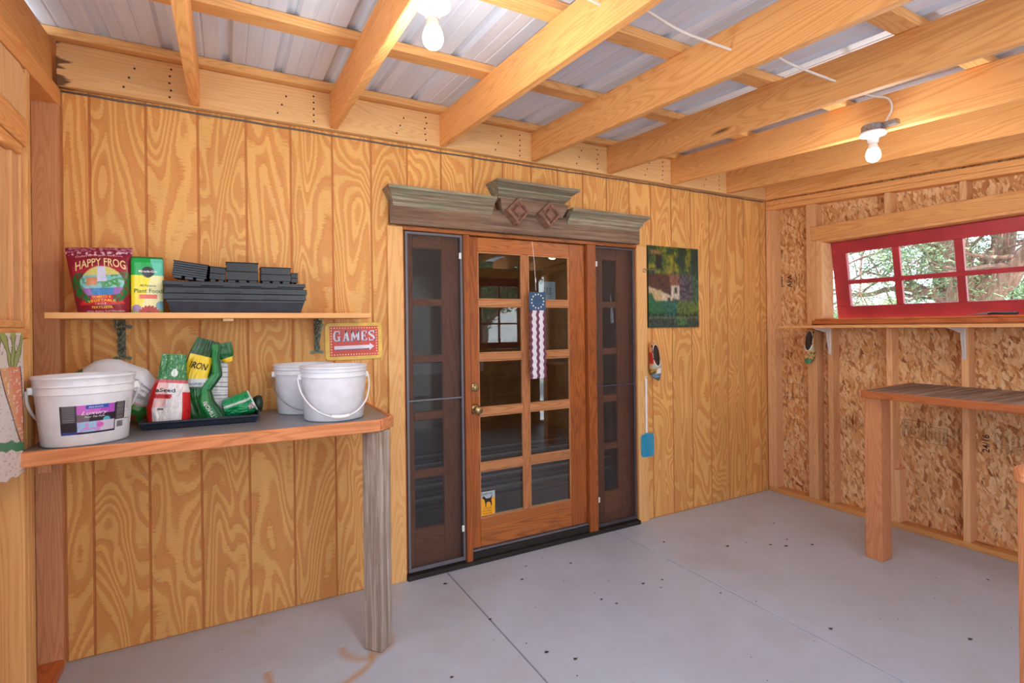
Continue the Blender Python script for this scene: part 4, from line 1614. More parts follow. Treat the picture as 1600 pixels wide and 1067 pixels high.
def c_lab(a, b):
    # a 0..1 across, b 0..1 up
    if a < 0.30:
        if b > 0.40:
            return C_(132, 128, 134) if (int(b * 34) % 2 and 0.04 < a < 0.26) else C_(70, 66, 72)
        if b < 0.10:
            return C_(60, 70, 150)
        return C_(50, 42, 50)
    if a < 0.98:
        if b < 0.06:
            return C_(40, 30, 50)
        if b > 0.87 and 0.45 < a < 0.85:
            return C_(50, 90, 190)
        if b > 0.68:
            return C_(176, 84, 190) if a > 0.7 else C_(206, 110, 206)
        if b > 0.42:
            if (a - 0.82) ** 2 * 2.2 + (b - 0.45) ** 2 < 0.010:
                return C_(90, 176, 206)
            return C_(44, 34, 48) if a > 0.5 else C_(120, 104, 110)
        if (a - 0.70) ** 2 * 2.2 + (b - 0.28) ** 2 < 0.009:
            return C_(214, 100, 190)
        if a < 0.62 and nz(a * 12, b * 9) > -0.05:
            return C_(150, 200, 230)
        return C_(200, 196, 214) if a > 0.7 else C_(196, 150, 214)
    return C_(40, 34, 44)


mb = MB()
mb.grid(lambda a, b: oval(-0.078 + a * 0.150, 0.042 + b * 0.100), 110, 70, colfn=c_lab)
mb.grid(lambda a, b: oval(0.0725 + a * 0.036, 0.080 + b * 0.064), 40, 30, colfn=lambda a, b: C_(130, 126, 132) if (int(b * 26) % 2 and .12 < a < .85) else C_(58, 52, 58))
lb = obj('product_label', mb, M['print_matt'], bk)
mb = MB()
for k in range(16):
    a = 0.078 + k * 0.0016
    wv = 0.0009 if k % 3 else 0.0005
    flat(mb, oval, [(a, 0.052), (a + wv, 0.052), (a + wv, 0.074), (a, 0.074)])
for (u0, u1, v0, v1) in ((0.1095, 0.137, 0.148, 0.1486), (0.1095, 0.137, 0.105, 0.1056), (0.1095, 0.137, 0.078, 0.080), (0.1364, 0.137, 0.065, 0.148)):
    flat(mb, oval, [(u0, v0), (u1, v0), (u1, v1), (u0, v1)])
for k in range(6):
    flat(mb, oval, [(0.112, 0.141 - k * 0.005), (0.131 - 0.003 * (k % 2), 0.141 - k * 0.005), (0.131 - 0.003 * (k % 2), 0.1419 - k * 0.005), (0.112, 0.1419 - k * 0.005)])
subp('bar_lines', MB_shift(mb, bk.location), M['black'], lb)
mb = MB()
ov2 = lambda u, v: oval(u, v) + Vector((0, -0.0006, 0))
put_text(mb, 'Luxury', ov2, 0.010, 0.115, 0.013, shear=0.4, sx=1.35)
put_text(mb, 'Pour Tile Flow', ov2, 0.012, 0.101, 0.0065, shear=0.3)
put_text(mb, 'PRO-STOCK', ov2, 0.016, 0.1345, 0.005, bold=0.02)
subp('lettering', MB_shift(mb, bk.location), M['white'], lb)

# ---------------------------------------------------------------- counter clutter
t = thing('garden_tray', 'flat dark navy tray holding garden bags on the counter', 'tray', (0.43, -0.22, CZ))
mb = MB()
ang = radians(-3.5)
RT = Matrix.Rotation(ang, 3, 'Z')
tray(mb, 0, 0, 0.001, 0.425, 0.265, 0.034, 0.010, 0.006)
mb.v = [tuple(RT @ Vector(p) + Vector((0.430, -0.222, CZ))) for p in mb.v]
obj('tray_body', mb, M['navytray'], t, bevel=0.003)
TZ = CZ + 0.0045

# -- white lawn-food sack with a green foot, behind the oval tub
tabw = [(0.0, -0.045, -0.16, 1.085, 0.070, 0.020), (0.2, 0.010, -0.155, 1.135, 0.118, 0.055), (0.45, 0.085, -0.15, 1.158, 0.141, 0.060), (0.7, 0.160, -0.155, 1.140, 0.124, 0.055), (0.9, 0.215, -0.165, 1.108, 0.092, 0.045), (1.0, 0.240, -0.17, 1.100, 0.080, 0.010)]


def c_sack(u, v, s):
    # width runs down the bag; u = -1 foot, +1 top
    if u > 0.92 - 0.2 * v and v < 0.30:
        return C_(40, 120, 60)
    if u < -0.15:
        g = nz(u * 10, v * 18, 3)
        return C_(46, 140, 56) if g > 0.0 else (C_(170, 60, 50) if u < -0.6 else C_(80, 120, 60))
    if u < -0.05:
        return C_(200, 150, 160)
    return C_(222, 224, 230)


mb, F, fr = bag_mesh(tabw, c_sack, 50, 60, wr=0.012, seed=9.2, wdir=(0.0, 0.0, 1.0))
t = thing('lawn_food_sack', 'crumpled white and green sack lying behind the oval tub', 'bag', (0.1, -0.16, CZ))
obj('sack', mb, M['print'], t, smooth='all')
mb = MB()


def fs_(u, v):
    p = F(max(-.98, min(.98, v)), max(0.01, min(0.99, u)))
    return p + Vector((0, -0.004, 0.001))


for k, s_ in enumerate(('SEEDS AND GRASSES', 'WATER DEEPLY AFTER', 'FEED TWICE IN SPRING', 'KEEP DRY')):
    vs_, f2 = text_mb(s_, 0.05)
    mb.add([fs_(0.72 + a * 0.50, 0.62 - k * 0.17 + b * 1.6) for a, b in vs_], f2)
obj('lettering', mb, plain('blue grey ink', (86, 88, 120), 0.5), t)

# -- red and white grass-seed bag
tabr = [(0.0, 0.302, -0.27, TZ, 0.074, 0.040), (0.25, 0.303, -0.268, TZ + 0.07, 0.079, 0.045), (0.55, 0.310, -0.262, TZ + 0.15, 0.068, 0.036), (0.72, 0.316, -0.256, TZ + 0.205, 0.052, 0.022), (1.0, 0.322, -0.245, TZ + 0.295, 0.044, 0.004)]


def c_seed(u, v, s):
    if v > 0.66:
        g = nz(u * 9, v * 30, 2)
        if (u - 0.15) ** 2 * 0.35 + (v - 0.76) ** 2 * 5.5 < 0.02:
            return C_(226, 236, 226)
        return C_(60, 140, 84) if g > 0 else (C_(30, 96, 56) if g > -0.3 else C_(150, 196, 150))
    if v > 0.63:
        return C_(206, 96, 110)
    if u < -0.72 or (u > 0.62 and v < 0.5):
        return C_(206, 34, 40)
    if v < 0.07:
        return C_(196, 40, 60)
    if 0.40 < v < 0.46 and u < 0.1:
        return C_(200, 50, 56)
    if u > 0.0 and v > 0.15 and abs(nz(u * 14, v * 14, 8)) < 0.03:
        return C_(190, 192, 200)
    if -0.5 < u < -0.2 and 0.24 < v < 0.27:
        return C_(60, 66, 70)
    if u < -0.1 and v > 0.28:
        return C_(232, 190, 192)
    return C_(230, 228, 230)


mb, F, fr = bag_mesh(tabr, c_seed, 60, 90, wr=0.008, seed=2.2)
t = thing('grass_seed_bag', 'red and white grass seed bag with a green grass top, standing in the dark tray', 'bag', (0.302, -0.26, TZ))
obj('bag_body', mb, M['print'], t, smooth='all')
fn, H = onbag(F, tabr, 0.0025)
mb = MB()
put_text(mb, 'aSeed', fn, -0.015, 0.157, 0.021, bold=0.02)
obj('lettering', mb, plain('deep green ink', (20, 84, 60), 0.5), t)
mb = MB()
put_text(mb, 'SUN MIX', fn, -0.022, 0.132, 0.012, bold=0.02)
obj('lettering', mb, plain('red ink', (196, 40, 46), 0.5), t)

# -- tall green iron bag, with a folded flank
tabi = [(0.0, 0.425, -0.20, TZ, 0.066, 0.030), (0.3, 0.398, -0.20, TZ + 0.11, 0.060, 0.034), (0.55, 0.400, -0.196, TZ + 0.195, 0.056, 0.024), (0.8, 0.424, -0.19, TZ + 0.280, 0.054, 0.012), (1.0, 0.447, -0.18, TZ + 0.352, 0.046, 0.003)]
wd = (0.975, 0.0, -0.22)


def c_iron(u, v, s):
    if s < 0:
        return C_(206, 210, 216)
    if v > 0.80:
        return C_(26, 70, 40) if nz(u * 4, v * 12) > -0.1 else C_(38, 92, 50)
    if 0.50 < v:
        return C_(238, 206, 40) if -0.92 < u < 0.75 else C_(24, 74, 40)
    if v > 0.415:
        return C_(206, 214, 216)
    g = nz(u * 8, v * 16, 5)
    return C_(34, 110, 44) if g > 0 else C_(24, 80, 36)


mb, F, fr = bag_mesh(tabi, c_iron, 60, 90, wr=0.006, seed=6.1, wdir=wd)
t = thing('iron_supplement_bag', 'tall dark green bag with a yellow panel reading IRON, in the dark tray', 'bag', (0.43, -0.20, TZ))
obj('bag_body', mb, M['print'], t, smooth='all')
fn, H = onbag(F, tabi, 0.003)
mb = MB()
put_text(mb, 'IRON', fn, -0.004, 0.246, 0.024, bold=0.01, sx=0.82, shear=0.15)
obj('lettering', mb, M['black'], t)
mb = MB()
put_text(mb, 'GUARANTEED NOT', fn, -0.002, 0.162, 0.009, bold=0.01)
put_text(mb, 'TO BURN LAWNS', fn, -0.002, 0.149, 0.009, bold=0.01)
obj('lettering', mb, plain('slate ink', (90, 110, 130), 0.5), t)
tabf = [(0.0, 0.482, -0.262, TZ + 0.004, 0.034, 0.016), (0.25, 0.440, -0.258, TZ + 0.080, 0.030, 0.018), (0.42, 0.436, -0.235, TZ + 0.135, 0.020, 0.014), (0.62, 0.480, -0.225, TZ + 0.200, 0.020, 0.012), (0.8, 0.474, -0.215, TZ + 0.275, 0.016, 0.010), (1.0, 0.480, -0.205, TZ + 0.330, 0.020, 0.004)]
mb, F, fr = bag_mesh(tabf, lambda u, v, s: C_(24, 128, 62) if u < 0.3 else (C_(20, 84, 44)), 30, 60, wr=0.004, seed=3.1)
obj('folded_flank', mb, M['print'], t, smooth='all')
fn, H = onbag(F, tabf, 0.002)
mb = MB()
vs_, f2 = text_mb('IRONITE', 0.016, bold=0.01)
mb.add([fn(-0.006 - b * 1.0, 0.055 - a * 0.95) for a, b in vs_], f2)
obj('lettering', mb, M['white'], t)
tabb = [(0.0, 0.480, -0.175, TZ, 0.036, 0.010), (0.5, 0.486, -0.172, TZ + 0.12, 0.034, 0.010), (1.0, 0.500, -0.170, TZ + 0.270, 0.022, 0.006)]
mb, F, fr = bag_mesh(tabb, lambda u, v, s: C_(220, 222, 228) if (abs((v * 16) % 1 - 0.5) > 0.12 or v < 0.3) else C_(130, 136, 150), 20, 90, wr=0.004, seed=8.1)
obj('printed_back', mb, M['print'], t, smooth='all')
tabc = [(0.0, 0.525, -0.195, TZ + 0.252, 0.016, 0.006), (0.5, 0.512, -0.200, TZ + 0.290, 0.034, 0.008), (1.0, 0.500, -0.205, TZ + 0.335, 0.036, 0.004)]
mb, F, fr = bag_mesh(tabc, lambda u, v, s: C_(236, 200, 40) if v < 0.25 else C_(26, 92, 44), 16, 30, wr=0.003, seed=5.1)
obj('torn_corner', mb, M['print'], t, smooth='all')

# -- green bag folded over at the right end of the tray
tabg = [(0.0, 0.505, -0.20, TZ + 0.042, 0.040, 0.045), (0.35, 0.545, -0.20, TZ + 0.050, 0.048, 0.055), (0.75, 0.600, -0.20, TZ + 0.062, 0.054, 0.052), (1.0, 0.622, -0.20, TZ + 0.072, 0.052, 0.035)]


def c_green(u, v, s):
    if abs(u - 0.30 - 0.1 * v) < 0.09:
        return C_(190, 206, 200)
    if v > 0.93:
        return C_(206, 214, 206)
    if v > 0.72 and -0.5 < u < 0.0:
        return C_(226, 220, 220) if nz(u * 12, v * 30) > -0.05 else C_(120, 50, 60)
    return C_(24, 150, 88) if nz(u * 4, v * 6) > -0.2 else C_(16, 112, 66)


mb, F, fr = bag_mesh(tabg, c_green, 50, 50, wr=0.010, seed=7.7, wdir=(0, 0, 1.0), pw=0.5)
t = thing('folded_bag', 'bright green bag folded over at the right end of the dark tray', 'bag', (0.56, -0.2, TZ))
obj('bag_body', mb, M['print'], t, smooth='all')
mb = MB()
mb.lathe([(0.0, -0.02), (0.030, -0.018), (0.040, 0.0), (0.036, 0.018), (0.0, 0.024)], (0.640, -0.175, TZ + 0.052), 16, M=Matrix.Rotation(pi / 2, 3, 'Y'))
obj('dark_end', mb, plain('black green plastic', (30, 52, 40), 0.4), t, smooth='all')

# ---------------------------------------------------------------- GAMES sign
t = thing('games_sign', 'small red sign with a yellow border reading GAMES above a white arrow', 'sign', (1.118, 0, 1.345))
SC = Vector((1.118, -0.005, 1.346))
ta = radians(0.6)
fnS = lambda u, v, d=0.0: SC + Vector((u * cos(ta) - v * sin(ta), -d, u * sin(ta) + v * cos(ta)))


def rrect(w_, h_, r, n=6):
    P = []
    for cx, cy_, a0 in ((w_ - r, h_ - r, 0), (-w_ + r, h_ - r, 90), (-w_ + r, -h_ + r, 180), (w_ - r, -h_ + r, 270)):
        for k in range(n + 1):
            a = radians(a0 + 90 * k / n)
            P.append((cx + r * cos(a), cy_ + r * sin(a)))
    return P


P = rrect(0.149, 0.098, 0.022)
mb = MB()
n_ = len(P)
mb.add([fnS(u, v, 0.003) for u, v in P] + [fnS(u, v, -0.003) for u, v in P], [tuple(range(n_)), tuple(range(2 * n_ - 1, n_ - 1, -1))] + [(i, n_ + i, n_ + (i + 1) % n_, (i + 1) % n_) for i in range(n_)])
obj('plate', mb, plain('yellow enamel', (226, 186, 70), 0.4, var=0.15, scale=14), t)
mb = MB()
flat(mb, lambda u, v: fnS(u, v, 0.0042), [(-0.126, -0.080), (0.128, -0.080), (0.128, 0.080), (-0.126, 0.080)])
obj('red_panel', mb, plain('red enamel', (204, 60, 40), 0.4), t)
mb = MB()
dots = [(-0.117 + k * 0.0142, s_ * 0.0705) for k in range(18) for s_ in (-1, 1)] + [(s_ * 0.1185, -0.0565 + k * 0.0142) for k in range(9) for s_ in (-1, 1)]
for (u, v) in dots:
    flat(mb, lambda a, b: fnS(a, b, 0.0052), [(u + 0.0036 * cos(k * pi / 4), v + 0.0036 * sin(k * pi / 4)) for k in range(8)])
obj('dot_border', mb, plain('cream enamel', (250, 214, 150), 0.4), t)


# slab-serif letters drawn as strokes
def strokes(mb, segs, ox, oy, w_, h_, fn):
    for (x0, y0, x1, y1, t_) in segs:
        p, q = Vector((ox + x0 * w_, oy + y0 * h_)), Vector((ox + x1 * w_, oy + y1 * h_))
        d = (q - p)
        d.normalize()
        nn = Vector((-d.y, d.x)) * t_ * w_ / 2
        flat(mb, fn, [tuple(p - nn), tuple(q - nn), tuple(q + nn), tuple(p + nn)])


LET = {
    'G': [(.02, .25, .02, .75, .30), (.04, .72, .26, .98, .26), (.22, .94, .7, .94, .16), (.82, .66, .82, 1.0, .14), (.04, .28, .26, .02, .26), (.22, .06, .66, .06, .16), (.74, .02, .74, .42, .26), (.5, .42, .98, .42, .12)],
    'A': [(.16, .03, .5, 1.0, .18), (.84, .03, .5, 1.0, .34), (.25, .33, .75, .33, .12), (-.02, .03, .36, .03, .12), (.58, .03, 1.05, .03, .12), (.3, .97, .7, .97, .1)],
    'M': [(.12, 0, .12, 1, .16), (.12, .98, .5, .2, .26), (.5, .2, .86, .98, .14), (.87, 0, .87, 1, .28), (-.05, .03, .3, .03, .1), (.68, .03, 1.06, .03, .1), (-.03, .97, .25, .97, .1), (.75, .97, 1.05, .97, .1)],
    'E': [(.2, 0, .2, 1, .30), (.0, .05, .9, .05, .12), (.0, .95, .9, .95, .12), (.2, .52, .66, .52, .12), (.86, .0, .86, .26, .14), (.84, .74, .84, 1.0, .14), (.64, .38, .64, .66, .12)],
    'S': [(.82, .70, .82, 1.0, .14), (.2, .94, .76, .94, .16), (.12, .62, .12, .88, .28), (.16, .66, .8, .38, .32), (.84, .16, .84, .40, .28), (.18, .06, .74, .06, .16), (.12, .0, .12, .30, .14)]}
mbw, mbb = MB(), MB()
for i, ch in enumerate('GAMES'):
    ww = 0.044 if ch == 'M' else 0.034
    ox = (-0.104, -0.060, -0.018, 0.036, 0.076)[i]
    strokes(mbb, LET[ch], ox + 0.0045, -0.002, ww, 0.056, lambda a, b: fnS(a, b, 0.0050))
    strokes(mbw, LET[ch], ox, 0.0, ww, 0.056, lambda a, b: fnS(a, b, 0.0058))
flat(mbb, lambda a, b: fnS(a, b, 0.0050), [(-0.100, -0.047), (0.085, -0.045), (0.085, -0.030), (-0.100, -0.032)])
flat(mbw, lambda a, b: fnS(a, b, 0.0058), [(-0.104, -0.0425), (0.080, -0.0405), (0.080, -0.0220), (-0.104, -0.0240)])
flat(mbw, lambda a, b: fnS(a, b, 0.0058), [(0.079, -0.0515), (0.105, -0.0300), (0.081, -0.0115)])
obj('letter_shadow', mbb, plain('navy enamel', (70, 62, 110), 0.4), t)
obj('lettering', mbw, plain('pale lilac enamel', (232, 222, 236), 0.4), t)

# ---------------------------------------------------------------- painting
PX0, PX1, PZ0, PZ1 = 3.205, 3.715, 1.395, 1.993


def c_paint(a, b):
    x, z = a, b
    n1 = nz(x * 7, z * 9, 1)
    n2 = nz(x * 26, z * 30, 2)
    n3 = nz(x * 55, z * 18, 3)
    if z < 0.115:
        c = C_(44, 58, 50) if n3 < 0.15 else C_(84, 108, 88)
        if 0.55 < x < 0.75 and z > 0.03 and n2 > -0.1:
            c = C_(86, 140, 70)
        return c
    if z < 0.125:
        return C_(140, 136, 96)
    if z < 0.33:
        if x < 0.30 + n1 * 0.1:
            base = C_(40, 112, 66)
        elif x < 0.55:
            base = C_(44, 120, 104) if n2 > 0 else C_(36, 84, 60)
        else:
            base = C_(110, 132, 40) if n2 > -0.05 else C_(64, 92, 36)
        if z < 0.18 and n2 < 0.1:
            base = C_(34, 56, 40)
        return base
    # cottage
    if z < 0.66:
        if x < 0.24 and z < 0.46:
            return C_(206, 180, 130) if (x + (z - 0.33) * 0.6 > 0.12 or z > 0.42) else C_(40, 100, 62)
        if x < 0.46 and z < 0.44 - (x - 0.24) * 0.25:
            if 0.36 < x < 0.42 and 0.33 < z < 0.37:
                return C_(60, 44, 34)
            return C_(226, 206, 172) if n2 > -0.35 else C_(190, 160, 120)
        if 0.44 < x < 0.60 and z < 0.52 and z > 0.34 + (0.6 - x) * 0.2:
            if 0.5 < x < 0.56 and 0.42 < z < 0.5:
                return C_(64, 60, 40)
            return C_(222, 208, 190)
        if x < 0.44 - (z - 0.46) * 0.3:
            return C_(96, 56, 34) if n3 > -0.1 else C_(58, 36, 26)
        if 0.34 < x < 0.60 and z > 0.50:
            return C_(150, 96, 72) if n2 > -0.2 else C_(110, 66, 52)
        if x < 0.86:
            return C_(112, 96, 106) if n2 > 0.05 else C_(58, 48, 50)
        return C_(70, 110, 60) if n2 > 0 else C_(46, 70, 44)
    # trees
    if 0.14 < x < 0.27 and 0.72 < z < 0.90 and abs(x - 0.2) < 0.06:
        return C_(34, 36, 32)
    if 0.05 < x < 0.24 and 0.90 < z < 0.95:
        return C_(150, 112, 70)
    if abs(x - 0.50) < 0.008 + 0.004 * n1 or abs(x - (0.82 - (z - 0.7) * 0.3)) < 0.008:
        return C_(50, 40, 26)
    k = n1 * 1.2 + n2 * 0.8 + 0.45 - abs(x - 0.38) * 1.3
    if k > 0.55:
        return C_(150, 146, 40)
    if k > 0.25:
        return C_(104, 116, 36)
    if k > -0.1:
        return C_(60, 88, 40)
    return C_(36, 62, 46)


mb = MB()
mb.box((PX0, -0.018, PZ0), (PX1, -0.001, PZ1))
mb.c = [C_(46, 58, 44)] * 8
def soft_paint(a, b):
    t = [0, 0, 0]
    for q in range(12):
        wa = a + nz(a * 22, b * 22, q) * 0.022 + (0.006 + 0.009 * (q % 2)) * cos(q * 0.524)
        wb_ = b + nz(a * 22, b * 22, q + 9) * 0.018 + (0.005 + 0.008 * (q % 2)) * sin(q * 0.524)
        c = c_paint(min(1, max(0, wa)), min(1, max(0, wb_)))
        t = [x + y / 12 for x, y in zip(t, c)]
    k = 0.74 + 0.42 * nz(a * 45, b * 20, 3)
    return tuple(x * k for x in t)


mb.grid(lambda a, b: Vector((PX0 + a * (PX1 - PX0), -0.0184, PZ0 + b * (PZ1 - PZ0))), 150, 170, colfn=soft_paint)
tag(obj('canvas_painting', mb, M['paint'], None, loc=(3.46, -0.01, 1.69)), 'unframed oil painting of a white cottage under dark green trees, right of the door', 'painting')

# screen-door hook beside it
t = thing('door_hook', 'small steel screen hook and eye on the door casing left of the painting', 'hook', (3.15, -0.022, 1.80))
mb = MB()
mb.tube(crv([(3.200, -0.03, 1.815), (3.216, -0.034, 1.813), (3.25, -0.034, 1.815), (3.27, -0.032, 1.818), (3.276, -0.026, 1.812)]), 0.003, 6)
obj('hook_rod', mb, M['steel'], t, smooth='all')
mb = MB()
mb.tube([(3.16 + 0.012 * cos(a * pi / 6), -0.027, 1.806 + 0.012 * sin(a * pi / 6)) for a in range(12)], 0.0025, 6)
mb.tube([(3.172, -0.028, 1.808), (3.184, -0.029, 1.813), (3.20, -0.03, 1.815)], 0.0022, 6)
obj('eye_ring', mb, M['steel'], t, smooth='all')


# ---------------------------------------------------------------- clogs
def clog(name, loc, Rm, lab, pal, grp):
    """wooden clog hung by the heel: local z = up (heel), -y = out of the wall, toe down and curled out"""
    Lh = 0.275
    rows = []
    mb = MB()
    nS, nR = 30, 28
    def wd_(t):    # t 0 heel .. 1 toe
        return samp([(0, 0.006), (0.05, 0.026), (0.2, 0.034), (0.42, 0.034), (0.65, 0.044), (0.82, 0.040), (0.93, 0.026), (1.0, 0.004)], t)[0]
    def top_(t):
        return samp([(0, 0.035), (0.05, 0.062), (0.2, 0.066), (0.45, 0.072), (0.6, 0.078), (0.75, 0.066), (0.88, 0.060), (0.96, 0.066), (1.0, 0.070)], t)[0]
    def bot_(t):
        return samp([(0, 0.022), (0.05, 0.004), (0.3, 0.006), (0.45, 0.014), (0.6, 0.006), (0.75, 0.004), (0.88, 0.020), (0.96, 0.044), (1.0, 0.066)], t)[0]
    vs_, cs = [], []
    for i in range(nS + 1):
        t_ = i / nS
        w_, a, b = wd_(t_), bot_(t_), top_(t_)
        for k in range(nR):
            an = 2 * pi * k / nR
            cx_, cz_ = cos(an), sin(an)
            ex = 0.75
            X = w_ * (abs(cx_) ** ex) * (1 if cx_ > 0 else -1)
            Y = (a + b) / 2 + (b - a) / 2 * (abs(cz_) ** ex) * (1 if cz_ > 0 else -1)
            vs_.append(Vector((X, -Y, -Lh * t_)))
            cs.append(pal(t_, cx_, cz_))
    fs = [(i * nR + k, i * nR + (k + 1) % nR, (i + 1) * nR + (k + 1) % nR, (i + 1) * nR + k) for i in range(nS) for k in range(nR)]
    fs.append(tuple(range(nR))[::-1])
    fs.append(tuple(range(nS * nR, (nS + 1) * nR)))
    mb.add(vs_, fs)
    mb.c = cs
    o = obj(name, mb, M['print'], None, smooth='all')
    # hollow it
    cut = MB()
    for ring in range(0, 1):
        pass
    cut.lathe([(0.0001, -0.5), (0.5, -0.42), (0.86, -0.2), (1.0, 0.2), (1.0, 1.2), (0.0001, 1.2)], (0, 0, 0), 24)
    cut.v = [(p[0] * 0.0255, -0.030 - (p[2] + 0.5) * 0.040, -0.092 + p[1] * 0.075) for p in cut.v]
    co = obj('cutter', cut, M['leaf'], None)
    md = o.modifiers.new('b', 'BOOLEAN')
    md.operation = 'DIFFERENCE'
    md.object = co
    md.solver = 'EXACT'
    bpy.context.view_layer.update()
    me = bpy.data.meshes.new_from_object(o.evaluated_get(bpy.context.evaluated_depsgraph_get()))
    me.name = name
    o.modifiers.clear()
    o.data = me
    bpy.data.objects.remove(co)
    # inside faces carry a dark brown material
    me.materials.append(M['leaf'])
    for p in me.polygons:
        c = p.center
        if abs(c.x) < 0.0262 and -0.168 < c.z < -0.014 and c.y < -0.028 and -c.y < top_(min(1, -c.z / Lh)) - 0.006 :
            p.material_index = 1
    me.set_sharp_from_angle(angle=radians(40))
    o.matrix_world = Matrix.Translation(loc) @ Rm.to_4x4()
    tag(o, lab, 'clog', grp)
    return o


def pal1(t, cx, cz):
    base = C_(214, 160, 110)
    if t > 0.93:
        return C_(60, 66, 84)
    if t > 0.80:
        return C_(110, 150, 176) if nz(t * 20, cx * 6) < 0.1 else C_(90, 90, 96)
    if t > 0.68:
        return C_(236, 230, 220) if cx > 0 else (C_(214, 160, 40) if nz(t * 40, cx * 9, 2) > 0 else C_(90, 80, 50))
    if t > 0.56:
        return C_(150, 190, 190) if nz(t * 30, cx * 4, 4) > 0 else C_(206, 170, 130)
    if cx < -0.75 and t > 0.25:
        return C_(186, 30, 30)
    return base


def pal2(t, cx, cz):
    if t > 0.86:
        return C_(60, 130, 86) if nz(t * 14, cx * 5) > -0.25 else C_(30, 90, 56)
    if t > 0.66 and nz(t * 22, cx * 6, 3) > 0.16:
        return C_(40, 92, 40) if cx > 0 else C_(170, 70, 50)
    if 0.52 < t < 0.6:
        return C_(150, 180, 160)
    return C_(206, 160, 104)


clog('wooden_clog', (3.222, -0.014, 1.290), Matrix.Rotation(radians(-5), 3, 'Y') @ Matrix.Rotation(radians(-12), 3, 'Z'), 'painted wooden clog hanging toe down below the painting, right of the door', pal1, 'wooden clogs hung on the walls')
clog('wooden_clog', (4.538, -0.405, 1.371), Matrix.Rotation(radians(-90 + 12), 3, 'Z') @ Matrix.Rotation(radians(4), 3, 'Y'), 'painted wooden clog with a green toe hanging on the studs under the red window', pal2, 'wooden clogs hung on the walls')

# ---------------------------------------------------------------- fly swatter
t = thing('fly_swatter', 'fly swatter with a white stick handle and turquoise head hanging beside the door casing', 'fly swatter', (3.163, -0.03, 1.04))
mb = MB().box((3.152, -0.031, 0.628), (3.170, -0.026, 1.045))
obj('handle', mb, M['white'], t, bevel=0.002)
obj('nail', MB().lathe([(0.004, 0), (0.004, 0.006), (0, 0.0062)], (3.161, -0.031, 1.034), 8, M=Matrix.Rotation(pi / 2, 3, 'X')), M['steel'], t)
mb = MB()
cx, cz, hw, hh = 3.170, 0.550, 0.057, 0.080
n = 12
for i in range(n):
    xx = cx - hw + 0.004 + i * (2 * hw - 0.008) / (n - 1)
    e = hh * (1 - 0.10 * abs(2 * i / (n - 1) - 1) ** 4)
    mb.box((xx - 0.0026, -0.0305, cz - e), (xx + 0.0026, -0.0285, cz + e))
for i in range(17):
    zz = cz - hh + 0.004 + i * (2 * hh - 0.008) / 16
    e = hw * (1 - 0.12 * abs(2 * i / 16 - 1) ** 4)
    mb.box((cx - e, -0.0300, zz - 0.0026), (cx + e, -0.0280, zz + 0.0026))
P = [(cx + u, -0.0292, cz + v) for u, v in rrect(hw, hh, 0.022)]
mb.tube(P + [P[0]], 0.0032, 6)
mb.box((3.150, -0.032, 0.618), (3.172, -0.027, 0.640))
obj('head', mb, M['blue'], t)

# ---------------------------------------------------------------- hanging flag ornament
t = thing('flag_windsock', 'hanging flag ornament with a ring of white stars over wavy maroon and white stripes', 'flag', (2.24, -0.045, 1.95))
mb = MB().tube([(2.228, -0.020, 1.955), (2.231, -0.040, 1.80), (2.236, -0.045, 1.64)], 0.0014, 6)
mb.tube([(2.234, -0.044, 1.72), (2.236, -0.045, 1.690)], 0.004, 6)
obj('string', mb, M['white'], t)
mb = MB()
mb.box((2.184, -0.050, 1.515), (2.306, -0.044, 1.630))
o = obj('star_panel', mb, plain('faded navy cloth', (52, 84, 116), 0.7), t, bevel=0.002)
mb = MB()
for k in range(13):
    a = 2 * pi * k / 13
    c = (2.245 + 0.044 * cos(a), 1.572 + 0.044 * sin(a))
    P = []
    for q in range(10):
        r = 0.0075 if q % 2 == 0 else 0.0032
        P.append((c[0] + r * sin(q * pi / 5), c[1] + r * cos(q * pi / 5)))
    flat(mb, lambda u, v: Vector((u, -0.0506, v)), P)
subp('star_ring', MB_shift(mb, t.location), M['white'], o)
cols = [(112, 58, 82), (226, 222, 230), (112, 58, 82), (226, 222, 230), (112, 58, 82)]
ws = [0.018, 0.030, 0.020, 0.030, 0.018]
xx = 2.187
for k in range(5):
    mb = MB()
    w_ = ws[k]
    def sf(a, b, x0=xx, w_=w_, k=k):
        z = 1.514 - b * 0.430
        wob = 0.003 * sin(b * 60)
        lf_, rt_ = (0 if k == 0 else 1), (0 if k == 4 else 1)
        return Vector((x0 + w_ * a + wob, -0.047 - 0.004 * sin(b * 60 + 1.5) - 0.0004 * (k % 2), z))
    mb.grid(sf, 4, 90)
    obj('stripe', mb, plain('stripe %d cloth' % (k % 2), cols[k], 0.7), t, smooth='all')
    xx += w_ + 0.0005

